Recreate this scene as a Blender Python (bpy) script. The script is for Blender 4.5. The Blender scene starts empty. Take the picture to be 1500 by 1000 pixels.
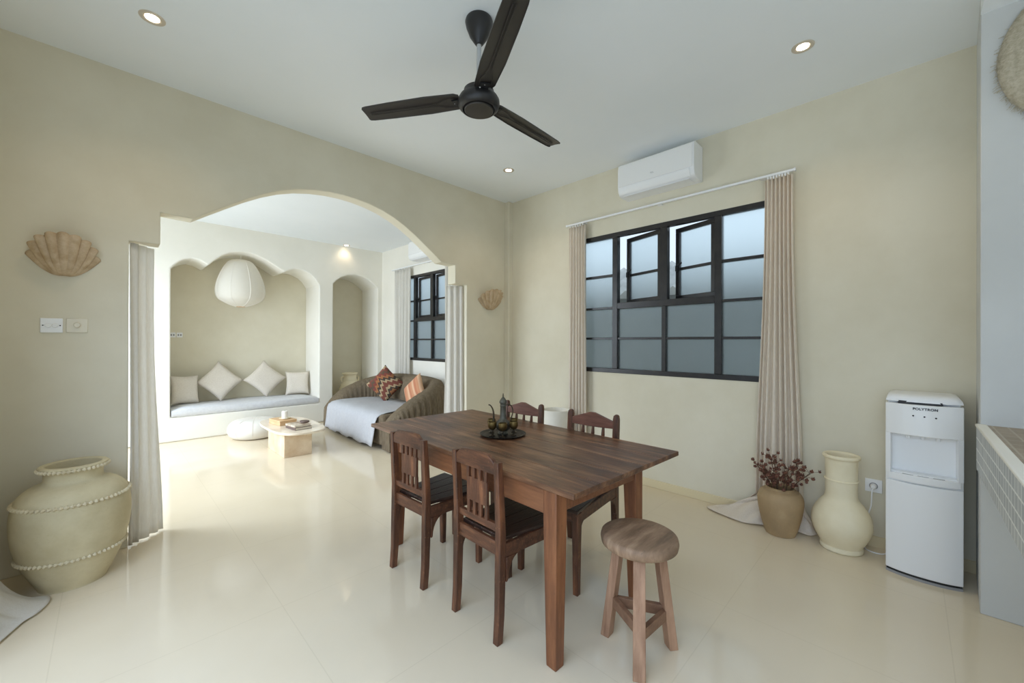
import bpy, bmesh, math, random
from mathutils import Vector, Matrix
PI = math.pi
random.seed(7)
S = bpy.context.scene
COL = S.collection

# ------------------------------------------------------------------ camera
CAM_H, YAW, PITCH, ROLL = 1.35, 0.7823, 0.00157, 0.00308
fw = Vector((math.cos(YAW)*math.cos(PITCH), math.sin(YAW)*math.cos(PITCH), math.sin(PITCH)))
rt = Vector((math.sin(YAW), -math.cos(YAW), 0)); up = rt.cross(fw)
rt, up = rt*math.cos(ROLL)+up*math.sin(ROLL), up*math.cos(ROLL)-rt*math.sin(ROLL)
cd = bpy.data.cameras.new('camera'); cam = bpy.data.objects.new('camera', cd); COL.objects.link(cam)
cd.sensor_width = 36; cd.lens = 587.04/1500*36; cd.clip_start = .02
cam.matrix_world = Matrix(((rt.x, up.x, -fw.x, 0), (rt.y, up.y, -fw.y, 0), (rt.z, up.z, -fw.z, CAM_H), (0, 0, 0, 1)))
S.camera = cam

# ------------------------------------------------------------------ world, exposure
S.view_settings.view_transform = 'Standard'; S.view_settings.look = 'None'
S.view_settings.gamma = 1; S.view_settings.use_curve_mapping = False
S.view_settings.exposure = 0.05
S.cycles.use_denoising = True
S.cycles.max_bounces = 14; S.cycles.diffuse_bounces = 8; S.cycles.glossy_bounces = 5; S.cycles.transmission_bounces = 10
S.cycles.sample_clamp_indirect = 6.0
w = bpy.data.worlds.new('sky'); S.world = w; w.use_nodes = True
wn = w.node_tree.nodes['Background']; wn.inputs[0].default_value = (0.74, 0.88, 1.0, 1); wn.inputs[1].default_value = 1.08

def area(name, loc, direction, sx, sy, power, color):
    l = bpy.data.lights.new(name, 'AREA'); l.shape = 'RECTANGLE'; l.size = sx; l.size_y = sy; l.energy = power; l.color = color
    o = bpy.data.objects.new(name, l); COL.objects.link(o); o.location = loc
    o.rotation_euler = Vector(direction).to_track_quat('-Z', 'Y').to_euler(); return o
# daylight through the wide openings on the terrace side (behind / left of the camera) of both rooms
COOL = (.75, .94, 1.27)
area('daylight_dining_sky', (-1.75, .2, 3.3), (1, 0, -1.25), 4.2, 1.7, 148, COOL)
area('daylight_dining_opening', (-1.0, -.8, 1.2), (1, 0, 0.0), 2.6, 2.0, 12, COOL)
area('daylight_living_sky', (-2.2, 5.5, 2.8), (1, 0, -.65), 2.8, 2.4, 190, (.86, .97, 1.10))
area('daylight_living_opening', (-1.0, 5.5, 1.15), (1, 0, 0.0), 2.4, 2.0, 44, (.86, .97, 1.10))
area('daylight_kitchen_opening', (1.2, -3.6, 1.4), (0, 1, 0.0), 2.4, 1.4, 1, COOL)

# ------------------------------------------------------------------ materials
def lin(c):
    return tuple(((v/255)/12.92 if v/255 <= .04045 else ((v/255+.055)/1.055)**2.4) for v in c)+(1,)
def mat(name, rgb, rough=.6, metal=0., spec=.5, rgb2=None, scale=8., stretch=(1, 1, 1), bump=0., bscale=40., lo=.35, hi=.65, detail=4., coat=0., emit=None, estr=0., coords='Object', rgb3=None):
    m = bpy.data.materials.new(name); m.use_nodes = True; nt = m.node_tree; b = nt.nodes['Principled BSDF']
    b.inputs['Base Color'].default_value = lin(rgb); b.inputs['Roughness'].default_value = rough; b.inputs['Metallic'].default_value = metal
    b.inputs['Specular IOR Level'].default_value = spec; b.inputs['Coat Weight'].default_value = coat
    tc = nt.nodes.new('ShaderNodeTexCoord'); mp = nt.nodes.new('ShaderNodeMapping'); mp.inputs['Scale'].default_value = stretch
    nt.links.new(tc.outputs[coords], mp.inputs['Vector'])
    if rgb2:
        n = nt.nodes.new('ShaderNodeTexNoise'); n.inputs['Scale'].default_value = scale; n.inputs['Detail'].default_value = detail; n.inputs['Roughness'].default_value = .6
        nt.links.new(mp.outputs[0], n.inputs['Vector'])
        r = nt.nodes.new('ShaderNodeValToRGB'); e = r.color_ramp.elements
        e[0].position = lo; e[0].color = lin(rgb); e[1].position = hi; e[1].color = lin(rgb2)
        if rgb3:
            x = r.color_ramp.elements.new((lo+hi)/2); x.color = lin(rgb3)
        nt.links.new(n.outputs[0], r.inputs[0]); nt.links.new(r.outputs[0], b.inputs['Base Color'])
    if bump:
        n2 = nt.nodes.new('ShaderNodeTexNoise'); n2.inputs['Scale'].default_value = bscale; n2.inputs['Detail'].default_value = 5
        nt.links.new(mp.outputs[0], n2.inputs['Vector'])
        bp = nt.nodes.new('ShaderNodeBump'); bp.inputs['Strength'].default_value = bump; bp.inputs['Distance'].default_value = .01
        nt.links.new(n2.outputs[0], bp.inputs['Height']); nt.links.new(bp.outputs[0], b.inputs['Normal'])
    if emit:
        b.inputs['Emission Color'].default_value = lin(emit); b.inputs['Emission Strength'].default_value = estr
    return m
def cloth(name, rgb, rgb2, transl=.25, wscale=60., stretch=(1, 1, 1)):
    m = mat(name, rgb, .95, spec=.1, rgb2=rgb2, scale=wscale, stretch=stretch, bump=.15, bscale=300)
    nt = m.node_tree; b = nt.nodes['Principled BSDF']; out = nt.nodes['Material Output']
    t = nt.nodes.new('ShaderNodeBsdfTranslucent'); t.inputs[0].default_value = lin(rgb)
    mx = nt.nodes.new('ShaderNodeMixShader'); mx.inputs[0].default_value = transl
    nt.links.new(b.outputs[0], mx.inputs[1]); nt.links.new(t.outputs[0], mx.inputs[2]); nt.links.new(mx.outputs[0], out.inputs[0])
    return m
M = {}
M['wall'] = mat('limewash_cream', (215, 208, 187), .9, spec=.2, rgb2=(223, 217, 198), scale=1.6, detail=6, bump=.05, bscale=6)
M['wall_white'] = mat('limewash_offwhite', (232, 229, 219), .9, spec=.2, rgb2=(238, 235, 226), scale=1.5, bump=.05, bscale=6)
M['ceiling'] = mat('ceiling_paint', (233, 238, 241), .9, spec=.2, rgb2=(237, 241, 244), scale=1.0)
M['wall_grey'] = mat('pale_grey_plaster', (200, 201, 199), .9, spec=.2, rgb2=(207, 208, 206), scale=1.5, bump=.05, bscale=6)
M['trim'] = mat('cream_plinth', (222, 208, 172), .5)
M['tablewood'] = mat('worn_table_wood', (58, 38, 28), .36, spec=.4, rgb2=(156, 116, 84), rgb3=(106, 72, 50), scale=5, stretch=(5, .55, 5), bump=.25, bscale=30, lo=.28, hi=.74, detail=9)
M['legwood'] = mat('orange_brown_wood', (96, 56, 34), .45, rgb2=(150, 98, 62), rgb3=(124, 76, 46), scale=4, stretch=(7, 7, .7), bump=.15, bscale=20, lo=.3, hi=.72, detail=8)
M['apronwood'] = mat('apron_wood', (104, 62, 38), .45, rgb2=(146, 96, 62), scale=5, stretch=(7, .7, 7), bump=.15, bscale=20, lo=.3, hi=.72, detail=8)
M['chairwood'] = mat('dark_chair_wood', (60, 36, 24), .42, rgb2=(134, 86, 56), rgb3=(92, 56, 37), scale=6, stretch=(6, 6, .9), bump=.2, bscale=24, lo=.3, hi=.74, detail=9)
M['chairwood_h'] = mat('dark_chair_rail_wood', (62, 38, 26), .42, rgb2=(136, 88, 58), rgb3=(94, 58, 39), scale=6, stretch=(6, .9, 6), bump=.2, bscale=24, lo=.3, hi=.74, detail=9)
M['seatwood'] = mat('dark_seat_wood', (34, 24, 21), .3, rgb2=(74, 52, 42), scale=5, stretch=(1, 7, 7), bump=.2, bscale=20, lo=.3, hi=.75, detail=8)
M['redwood'] = mat('reddish_rail_wood', (92, 58, 46), .42, rgb2=(134, 90, 74), scale=6, stretch=(6, .8, 6), bump=.15, bscale=24, lo=.3, hi=.72, detail=8)
M['stooltop'] = mat('weathered_stool_wood', (118, 96, 76), .55, spec=.3, rgb2=(180, 152, 124), rgb3=(150, 122, 98), scale=5, stretch=(1, 5, 2), bump=.2, bscale=24, lo=.3, hi=.72, detail=8)
M['stoolleg'] = mat('stool_leg_wood', (138, 102, 78), .55, rgb2=(186, 148, 120), scale=5, stretch=(6, 6, .8), bump=.15, bscale=20, lo=.3, hi=.72, detail=8)
M['stooldark'] = mat('stool_brace_wood', (112, 80, 60), .55, rgb2=(148, 112, 86), scale=6, stretch=(3, 3, 3), bump=.15, bscale=20, lo=.3, hi=.72)
M['black'] = mat('black_frame_paint', (30, 29, 30), .35, rgb2=(44, 41, 40), scale=10)
M['fanblack'] = mat('satin_black', (34, 33, 34), .38)
M['fanblade'] = mat('black_fan_blade', (40, 37, 35), .4, rgb2=(48, 44, 41), scale=3)
M['steel'] = mat('grey_painted_rod', (190, 192, 194), .3, metal=.3)
M['white'] = mat('white_plastic', (240, 241, 242), .35)
M['whitegloss'] = mat('gloss_white_plastic', (240, 240, 239), .15)
M['grey'] = mat('grey_plastic', (150, 150, 152), .4)
M['dark'] = mat('dark_plastic', (28, 28, 30), .5)
M['ivory'] = mat('ivory_plastic', (226, 219, 200), .4)
M['linen'] = cloth('beige_linen', (232, 221, 205), (242, 233, 220), .22, 40, (4, 4, .6))
M['whitelinen'] = cloth('white_linen', (232, 228, 220), (240, 238, 232), .35, 40, (4, 4, .6))
M['clay'] = mat('pale_clay', (186, 172, 136), .75, rgb2=(206, 194, 160), scale=4, bump=.12, bscale=18, detail=6)
M['clayrope'] = mat('rope_clay', (196, 182, 150), .8, rgb2=(214, 202, 172), scale=30)
M['claydark'] = mat('urn_inside', (92, 80, 58), .9)
M['terracotta'] = mat('brown_clay', (158, 134, 100), .7, rgb2=(184, 162, 126), scale=4, bump=.1, bscale=14, rgb3=(168, 142, 106))
M['ceramic'] = mat('cream_clay', (226, 214, 182), .7, rgb2=(234, 224, 196), scale=5, bump=.08, bscale=16)
M['planter'] = mat('white_planter_glaze', (228, 224, 212), .6, rgb2=(234, 231, 221), scale=6)
M['dry'] = mat('dried_seed_brown', (84, 52, 42), .85, rgb2=(122, 80, 62), scale=60)
M['stem'] = mat('dried_stem', (92, 68, 50), .85)
M['shell'] = mat('shell_stone', (182, 156, 122), .75, rgb2=(206, 184, 154), scale=20, bump=.2, bscale=40)
M['paper'] = cloth('rice_paper', (240, 236, 226), (246, 243, 236), .35, 20, (1, 1, 30))
M['brass'] = mat('aged_brass', (92, 76, 44), .4, metal=.85, rgb2=(132, 110, 66), scale=20, lo=.3, hi=.7)
M['bronze'] = mat('dark_bronze', (62, 56, 46), .45, metal=.8, rgb2=(92, 80, 62), scale=24, lo=.3, hi=.7)
M['pewter'] = mat('patina_metal', (74, 66, 54), .5, metal=.45, rgb2=(104, 104, 92), scale=18, lo=.3, hi=.7)
M['tray'] = mat('blackened_tray', (34, 32, 31), .45, metal=.6, rgb2=(52, 48, 45), scale=20)
M['travertine'] = mat('travertine', (212, 186, 154), .35, rgb2=(230, 212, 186), scale=6, bump=.05, bscale=20, detail=8)
M['travtop'] = mat('polished_travertine', (226, 210, 188), .16, rgb2=(238, 226, 208), scale=4, detail=8)
M['cushion'] = cloth('natural_cotton', (218, 209, 196), (226, 218, 206), .05, 60)
M['mattress'] = cloth('white_cotton_cover', (208, 209, 212), (216, 217, 219), .05, 30)
M['pouf'] = mat('white_leather_pouf', (226, 222, 214), .6, bump=.05)
M['sofa'] = cloth('taupe_cover', (104, 92, 76), (124, 111, 93), .0, 30, (2, 2, .5))
M['throw'] = cloth('pale_grey_throw', (184, 185, 190), (196, 197, 201), .05, 30, (1, 4, 1))
M['kraft'] = mat('kraft_wood_box', (206, 168, 124), .6, rgb2=(220, 186, 146), scale=10)
M['bookdark'] = mat('brown_book_cover', (102, 84, 78), .5)
M['bookpale'] = mat('printed_book_cover', (206, 194, 176), .4, rgb2=(150, 126, 104), scale=14, lo=.45, hi=.6)
M['pages'] = mat('book_pages', (226, 216, 198), .8)
M['wax'] = mat('white_wax', (242, 238, 230), .5)
M['straw'] = mat('woven_raffia', (172, 162, 140), .85, rgb2=(196, 187, 166), scale=60, bump=.5, bscale=120)
M['roof'] = mat('neighbour_roof_tile', (176, 178, 178), .8, rgb2=(210, 212, 210), scale=3)
M['outwall'] = mat('neighbour_wall_render', (182, 184, 184), .9, rgb2=(194, 196, 195), scale=2)
M['terrace'] = mat('pale_terrace', (226, 224, 216), .7)
M['lamp'] = mat('lamp_glow', (255, 240, 215), .5, emit=(255, 236, 205), estr=14)
M['lamptrim'] = mat('lamp_trim_nickel', (206, 196, 180), .35, metal=.2)

def age(m, blotch=(.72, 1.22), wear=None, amt=.5, sc=1.0):
    """large tonal blotches and small rubbed-through flecks on old wood"""
    nt = m.node_tree; b = nt.nodes['Principled BSDF']; tc = nt.nodes.new('ShaderNodeTexCoord')
    n = nt.nodes.new('ShaderNodeTexNoise'); n.inputs['Scale'].default_value = 3.2*sc; n.inputs['Detail'].default_value = 4; nt.links.new(tc.outputs['Object'], n.inputs['Vector'])
    mr = nt.nodes.new('ShaderNodeMapRange'); mr.inputs[1].default_value = .32; mr.inputs[2].default_value = .68; mr.inputs[3].default_value = blotch[0]; mr.inputs[4].default_value = blotch[1]
    nt.links.new(n.outputs[0], mr.inputs[0])
    v = nt.nodes.new('ShaderNodeVectorMath'); v.operation = 'SCALE'; src = b.inputs['Base Color'].links[0].from_socket
    nt.links.new(src, v.inputs[0]); nt.links.new(mr.outputs[0], v.inputs['Scale']); out = v.outputs[0]
    if wear:
        n2 = nt.nodes.new('ShaderNodeTexNoise'); n2.inputs['Scale'].default_value = 55*sc; n2.inputs['Detail'].default_value = 6; n2.inputs['Roughness'].default_value = .7
        nt.links.new(tc.outputs['Object'], n2.inputs['Vector'])
        m2 = nt.nodes.new('ShaderNodeMapRange'); m2.inputs[1].default_value = .60; m2.inputs[2].default_value = .72; m2.inputs[3].default_value = 0; m2.inputs[4].default_value = amt
        nt.links.new(n2.outputs[0], m2.inputs[0])
        mx = nt.nodes.new('ShaderNodeMix'); mx.data_type = 'RGBA'; nt.links.new(m2.outputs[0], mx.inputs[0]); nt.links.new(out, mx.inputs[6]); mx.inputs[7].default_value = lin(wear); out = mx.outputs[2]
    nt.links.new(out, b.inputs['Base Color'])
age(M['tablewood'], (.72, 1.3), (168, 130, 96), .35); age(M['chairwood'], (.75, 1.3), (176, 128, 88), .45); age(M['chairwood_h'], (.75, 1.3), (176, 128, 88), .45)
age(M['legwood'], (.82, 1.18), (60, 38, 26), .4); age(M['stooltop'], (.75, 1.2), (70, 58, 50), .4, .7); age(M['stoolleg'], (.85, 1.15)); age(M['seatwood'], (.8, 1.3), (120, 96, 78), .3)
age(M['clay'], (.9, 1.1), (150, 132, 98), .25); age(M['terracotta'], (.88, 1.12), (190, 168, 136), .3); age(M['travertine'], (.92, 1.06), (178, 150, 118), .5, .6)

# polished floor with faint tile joints
def floor_mat():
    m = mat('polished_cream_floor', (220, 206, 180), .10, rgb2=(225, 212, 188), scale=.8, spec=.5)
    nt = m.node_tree; b = nt.nodes['Principled BSDF']
    tc = nt.nodes.new('ShaderNodeTexCoord'); br = nt.nodes.new('ShaderNodeTexBrick')
    mp = nt.nodes.new('ShaderNodeMapping'); mp.inputs['Location'].default_value = (.17, .13, 0)
    br.offset = 0; br.inputs['Scale'].default_value = 1; br.inputs['Brick Width'].default_value = .8; br.inputs['Row Height'].default_value = .8
    br.inputs['Mortar Size'].default_value = .0022; br.inputs['Mortar Smooth'].default_value = .1
    for i, c in enumerate(((1, 1, 1, 1), (1, 1, 1, 1), (.93, .925, .91, 1))): br.inputs[i+1].default_value = c
    nt.links.new(tc.outputs['Object'], mp.inputs[0]); nt.links.new(mp.outputs[0], br.inputs['Vector'])
    mx = nt.nodes.new('ShaderNodeMix'); mx.data_type = 'RGBA'; mx.blend_type = 'MULTIPLY'; mx.inputs[0].default_value = 1
    src = b.inputs['Base Color'].links[0].from_socket
    nt.links.new(src, mx.inputs[6]); nt.links.new(br.outputs['Color'], mx.inputs[7]); nt.links.new(mx.outputs[2], b.inputs['Base Color'])
    n = nt.nodes.new('ShaderNodeTexNoise'); n.inputs['Scale'].default_value = 2.2; n.inputs['Detail'].default_value = 2
    nt.links.new(tc.outputs['Object'], n.inputs['Vector'])
    bp = nt.nodes.new('ShaderNodeBump'); bp.inputs['Strength'].default_value = .05; bp.inputs['Distance'].default_value = .02
    nt.links.new(n.outputs[0], bp.inputs['Height']); nt.links.new(bp.outputs[0], b.inputs['Normal'])
    return m
M['floor'] = floor_mat()
def tile_mat(name, a, c, grout, wid, hei):
    m = bpy.data.materials.new(name); m.use_nodes = True; nt = m.node_tree; b = nt.nodes['Principled BSDF']
    tc = nt.nodes.new('ShaderNodeTexCoord'); br = nt.nodes.new('ShaderNodeTexBrick')
    br.offset = 0; br.inputs['Scale'].default_value = 1; br.inputs['Brick Width'].default_value = wid; br.inputs['Row Height'].default_value = hei
    br.inputs['Mortar Size'].default_value = .004; br.inputs['Mortar Smooth'].default_value = .2
    br.inputs[1].default_value = lin(a); br.inputs[2].default_value = lin(c); br.inputs[3].default_value = lin(grout)
    nt.links.new(tc.outputs['UV'], br.inputs['Vector']); nt.links.new(br.outputs['Color'], b.inputs['Base Color'])
    b.inputs['Roughness'].default_value = .4
    bp = nt.nodes.new('ShaderNodeBump'); bp.invert = True; bp.inputs['Strength'].default_value = .4; bp.inputs['Distance'].default_value = .004
    nt.links.new(br.outputs['Fac'], bp.inputs['Height']); nt.links.new(bp.outputs[0], b.inputs['Normal'])
    return m
M['tile_front'] = tile_mat('grey_mosaic_tile', (160, 164, 164), (182, 184, 182), (226, 227, 222), .055, .055)
M['tile_top'] = tile_mat('taupe_worktop_tile', (142, 124, 98), (158, 140, 114), (174, 162, 140), .10, .05)
def frosted():
    m = bpy.data.materials.new('frosted_glass'); m.use_nodes = True; b = m.node_tree.nodes['Principled BSDF']
    b.inputs['Base Color'].default_value = (.86, .94, .97, 1); b.inputs['Transmission Weight'].default_value = 1
    b.inputs['Roughness'].default_value = .5; b.inputs['IOR'].default_value = 1.35
    return m
M['frost'] = frosted()
def kilim():
    m = bpy.data.materials.new('kilim_weave'); m.use_nodes = True; nt = m.node_tree; b = nt.nodes['Principled BSDF']; b.inputs['Roughness'].default_value = .95
    tc = nt.nodes.new('ShaderNodeTexCoord'); sp = nt.nodes.new('ShaderNodeSeparateXYZ'); nt.links.new(tc.outputs['Object'], sp.inputs[0])
    def mth(op, a, c=None):
        n = nt.nodes.new('ShaderNodeMath'); n.operation = op
        for i, v in enumerate((a, c)):
            if v is None: continue
            if isinstance(v, (int, float)): n.inputs[i].default_value = v
            else: nt.links.new(v, n.inputs[i])
        return n.outputs[0]
    tri = mth('PINGPONG', sp.outputs[0], .03)
    v = mth('ADD', mth('ABSOLUTE', mth('ADD', sp.outputs[2], mth('MULTIPLY', mth('ABSOLUTE', sp.outputs[0]), .8))), mth('MULTIPLY', tri, 1.4))
    f = mth('FRACT', mth('MULTIPLY', v, 3.7))
    r = nt.nodes.new('ShaderNodeValToRGB'); r.color_ramp.interpolation = 'CONSTANT'; e = r.color_ramp.elements
    e[0].position = 0; e[0].color = lin((122, 70, 58)); e[1].position = .22; e[1].color = lin((178, 156, 122))
    for p, c in ((.36, (74, 62, 54)), (.52, (160, 108, 70)), (.68, (128, 68, 58)), (.84, (96, 78, 62))):
        x = e.new(p); x.color = lin(c)
    nt.links.new(f, r.inputs[0]); nt.links.new(r.outputs[0], b.inputs['Base Color']); return m
M['kilim'] = kilim()
def stripes(name, cols, freq, axis=0):
    m = bpy.data.materials.new(name); m.use_nodes = True; nt = m.node_tree; b = nt.nodes['Principled BSDF']; b.inputs['Roughness'].default_value = .95
    tc = nt.nodes.new('ShaderNodeTexCoord'); sp = nt.nodes.new('ShaderNodeSeparateXYZ'); nt.links.new(tc.outputs['Object'], sp.inputs[0])
    a = nt.nodes.new('ShaderNodeMath'); a.operation = 'MULTIPLY'; a.inputs[1].default_value = freq; nt.links.new(sp.outputs[axis], a.inputs[0])
    f = nt.nodes.new('ShaderNodeMath'); f.operation = 'FRACT'; nt.links.new(a.outputs[0], f.inputs[0])
    r = nt.nodes.new('ShaderNodeValToRGB'); r.color_ramp.interpolation = 'CONSTANT'; e = r.color_ramp.elements
    e[0].position = 0; e[0].color = lin(cols[0]); e[1].position = 1/len(cols); e[1].color = lin(cols[1])
    for i, c in enumerate(cols[2:]):
        x = e.new((i+2)/len(cols)); x.color = lin(c)
    nt.links.new(f.outputs[0], r.inputs[0]); nt.links.new(r.outputs[0], b.inputs['Base Color']); return m
M['rust'] = stripes('rust_striped_weave', [(196, 140, 106), (212, 172, 140), (186, 122, 92)], 9)

# ------------------------------------------------------------------ mesh helpers
def finish(name, bm, m, parent=None, smooth=35, bevel=0., seg=2, solid=0., subsurf=0, loc=None, rotz=0., **props):
    bmesh.ops.recalc_face_normals(bm, faces=bm.faces)
    for f in bm.faces: f.smooth = smooth is not None
    if smooth is not None:
        for e in bm.edges:
            e.smooth = not (len(e.link_faces) == 2 and e.calc_face_angle(0) > math.radians(smooth))
    me = bpy.data.meshes.new(name); bm.to_mesh(me); bm.free()
    o = bpy.data.objects.new(name, me); COL.objects.link(o)
    for mm in (m if isinstance(m, (list, tuple)) else [m]): me.materials.append(mm)
    if parent: o.parent = parent
    if loc: o.location = loc
    if rotz: o.rotation_euler = (0, 0, rotz)
    if solid:
        s = o.modifiers.new('thickness', 'SOLIDIFY'); s.thickness = solid; s.offset = 0
    if bevel:
        b = o.modifiers.new('bevel', 'BEVEL'); b.width = bevel; b.segments = seg; b.limit_method = 'ANGLE'; b.angle_limit = math.radians(40)
    if subsurf:
        s = o.modifiers.new('subdivision', 'SUBSURF'); s.levels = subsurf; s.render_levels = subsurf
    for k, v in props.items(): o[k] = v
    return o
def thing(name, label, cat, loc=(0, 0, 0), rotz=0., group=None):
    o = bpy.data.objects.new(name, None); COL.objects.link(o); o.location = loc; o.rotation_euler = (0, 0, rotz)
    o.empty_display_size = .1; o['label'] = label; o['category'] = cat
    if group: o['group'] = group
    return o
def tag(o, label, cat, group=None):
    o['label'] = label; o['category'] = cat
    if group: o['group'] = group
    return o
def struct(o): o['kind'] = 'structure'; return o
def dup(root, loc, rotz, label, group=None):
    r = root.copy(); COL.objects.link(r); r.location = loc; r.rotation_euler = (0, 0, rotz); r['label'] = label
    if group: r['group'] = group
    for ch in list(root.children):
        c = ch.copy(); COL.objects.link(c); c.parent = r
        for g in list(ch.children):
            d = g.copy(); COL.objects.link(d); d.parent = c
    return r
def text_mesh(name, cu, m, parent):
    tmp = bpy.data.objects.new('lettering', cu); me = bpy.data.meshes.new_from_object(tmp); bpy.data.objects.remove(tmp)
    o = bpy.data.objects.new(name, me); COL.objects.link(o); o.parent = parent; me.materials.clear(); me.materials.append(m); return o
def NB(): return bmesh.new()
def box(bm, a, b, mi=0):
    x0, y0, z0 = a; x1, y1, z1 = b
    v = [bm.verts.new(p) for p in ((x0, y0, z0), (x1, y0, z0), (x1, y1, z0), (x0, y1, z0), (x0, y0, z1), (x1, y0, z1), (x1, y1, z1), (x0, y1, z1))]
    for q in ((0, 3, 2, 1), (4, 5, 6, 7), (0, 1, 5, 4), (1, 2, 6, 5), (2, 3, 7, 6), (3, 0, 4, 7)):
        bm.faces.new([v[i] for i in q]).material_index = mi
    return bm
def loft(bm, rings, cap=True, closed_ring=True, closed_path=False):
    R = [[bm.verts.new(p) for p in r] for r in rings]; n = len(R[0])
    k = len(R) if closed_path else len(R)-1
    for i in range(k):
        a, b = R[i], R[(i+1) % len(R)]
        for j in range(n if closed_ring else n-1):
            bm.faces.new((a[j], a[(j+1) % n], b[(j+1) % n], b[j]))
    if cap and closed_ring and not closed_path:
        bm.faces.new(R[0][::-1]); bm.faces.new(R[-1])
    return bm
def bar(bm, p, q, wx, wy=None, wx2=None, wy2=None, upv=None):
    """rectangular bar between two points, tapering"""
    p, q = Vector(p), Vector(q); wy = wy or wx; wx2 = wx2 or wx; wy2 = wy2 or wy
    d = (q-p).normalized()
    if upv is None:
        if abs(d.z) > .7: a, b = Vector((1, 0, 0)), Vector((0, 1, 0))
        else:
            a = d.cross(Vector((0, 0, 1))).normalized(); b = Vector((0, 0, 1))
    else:
        a = Vector(upv).normalized(); b = d.cross(a).normalized()
    def ring(c, u, v): return [c+a*(sx*u/2)+b*(sy*v/2) for sx, sy in ((-1, -1), (1, -1), (1, 1), (-1, 1))]
    return loft(bm, [ring(p, wx, wy), ring(q, wx2, wy2)])
def posts(bm, pts, wx, wy):
    """square post through a list of (x,y,z) points with horizontal sections"""
    rings = []
    for i, (x, y, z) in enumerate(pts):
        a = wx[i] if isinstance(wx, (list, tuple)) else wx; b = wy[i] if isinstance(wy, (list, tuple)) else wy
        rings.append([(x-a/2, y-b/2, z), (x+a/2, y-b/2, z), (x+a/2, y+b/2, z), (x-a/2, y+b/2, z)])
    return loft(bm, rings)
def tube(bm, pts, r, n=8, cap=True):
    pts = [Vector(p) for p in pts]; rings = []; prev = None
    for i, p in enumerate(pts):
        t = (pts[min(i+1, len(pts)-1)]-pts[max(i-1, 0)]).normalized()
        if prev is None: a = t.orthogonal().normalized()
        else: a = (prev-t*prev.dot(t)).normalized()
        prev = a; b = t.cross(a); rr = r[i] if isinstance(r, (list, tuple)) else r
        rings.append([p+(a*math.cos(2*PI*k/n)+b*math.sin(2*PI*k/n))*rr for k in range(n)])
    return loft(bm, rings, cap)
def lathe(bm, prof, n=48, c=(0, 0), cap=True):
    rings = [[(c[0]+r*math.cos(2*PI*k/n), c[1]+r*math.sin(2*PI*k/n), z) for k in range(n)] for r, z in prof]
    return loft(bm, rings, cap)
def prism(bm, poly, axis, a, b, mi=0):
    """extrude a 2D polygon along axis ('x','y','z') from a to b"""
    def P(u, v, w): return {'x': (w, u, v), 'y': (u, w, v), 'z': (u, v, w)}[axis]
    A = [bm.verts.new(P(u, v, a)) for u, v in poly]; B = [bm.verts.new(P(u, v, b)) for u, v in poly]; n = len(poly)
    fs = [bm.faces.new(A[::-1]), bm.faces.new(B)]+[bm.faces.new((A[i], A[(i+1) % n], B[(i+1) % n], B[i])) for i in range(n)]
    for f in fs: f.material_index = mi
    return bm
def catmull(pts, n=6):
    out = []; P = [pts[0]]+list(pts)+[pts[-1]]
    for i in range(1, len(P)-2):
        for k in range(n):
            t = k/n; a, b, c, d = P[i-1], P[i], P[i+1], P[i+2]
            out.append(tuple(.5*(2*b[j]+(c[j]-a[j])*t+(2*a[j]-5*b[j]+4*c[j]-d[j])*t*t+(3*b[j]-a[j]-3*c[j]+d[j])*t**3) for j in range(len(b))))
    out.append(tuple(pts[-1])); return out
def sphere(bm, c, r, seg=8, rings=6, sc=(1, 1, 1)):
    bmesh.ops.create_uvsphere(bm, u_segments=seg, v_segments=rings, radius=r, matrix=Matrix.Translation(c) @ Matrix.Diagonal((*sc, 1)))
    return bm
def smooth01(t): t = max(0, min(1, t)); return t*t*(3-2*t)
def interp(tab, x):
    for (a, fa), (b, fb) in zip(tab, tab[1:]):
        if x <= b: return fa+(fb-fa)*(x-a)/(b-a) if x > a else fa
    return tab[-1][1]

# ------------------------------------------------------------------ setting
A, B, C = 3.59, 3.629, 6.99            # window wall x, arched wall y, niche wall y
HD, HL, HK = 3.105, 3.01, 2.998        # ceilings: dining, living, kitchen
XW, YS, TA = -.55, -3.3, .14           # terrace side wall x, kitchen end y, arch wall thickness
PX, PY = 3.078, -.249                  # kitchen pier face x, pier side y
struct(finish('floor', box(NB(), (-.7, YS-.1, -.1), (A+.15, C+.9, 0)), M['floor'], smooth=None))
struct(finish('ceiling', box(NB(), (XW-.1, PY-.04, HD), (A+.15, B+TA, HD+.1)), M['ceiling'], smooth=None))
struct(finish('ceiling', box(NB(), (XW-.1, B+TA, HL), (A+.15, C+.9, HL+.1)), M['ceiling'], smooth=None))
struct(finish('ceiling', box(NB(), (XW-.1, YS-.1, HK), (PX+.004, PY, HD+.1)), M['ceiling'], smooth=None))
# arched wall between the rooms
half = [(1.069, 2.222), (.97, 2.292), (.86, 2.368), (.74, 2.449), (.62, 2.52), (.5, 2.578), (.38, 2.62), (.25, 2.65), (.12, 2.667), (0, 2.672)]
xc = 1.489
arch = [(xc-dx, z) for dx, z in half]+[(xc+dx, z) for dx, z in half[-2::-1]]
outl = [(XW-.1, 0), (.091, 0), (.091, 2.008), (.246, 2.008), (.246, 2.228)]+arch+[(2.744, 2.215), (2.744, 2.008), (2.911, 2.008), (2.911, 0), (A+.01, 0), (A+.01, HD+.05), (XW-.1, HD+.05)]
struct(finish('wall_left', prism(NB(), outl, 'y', B, B+TA), [M['wall']], smooth=25, bevel=.006))
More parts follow.
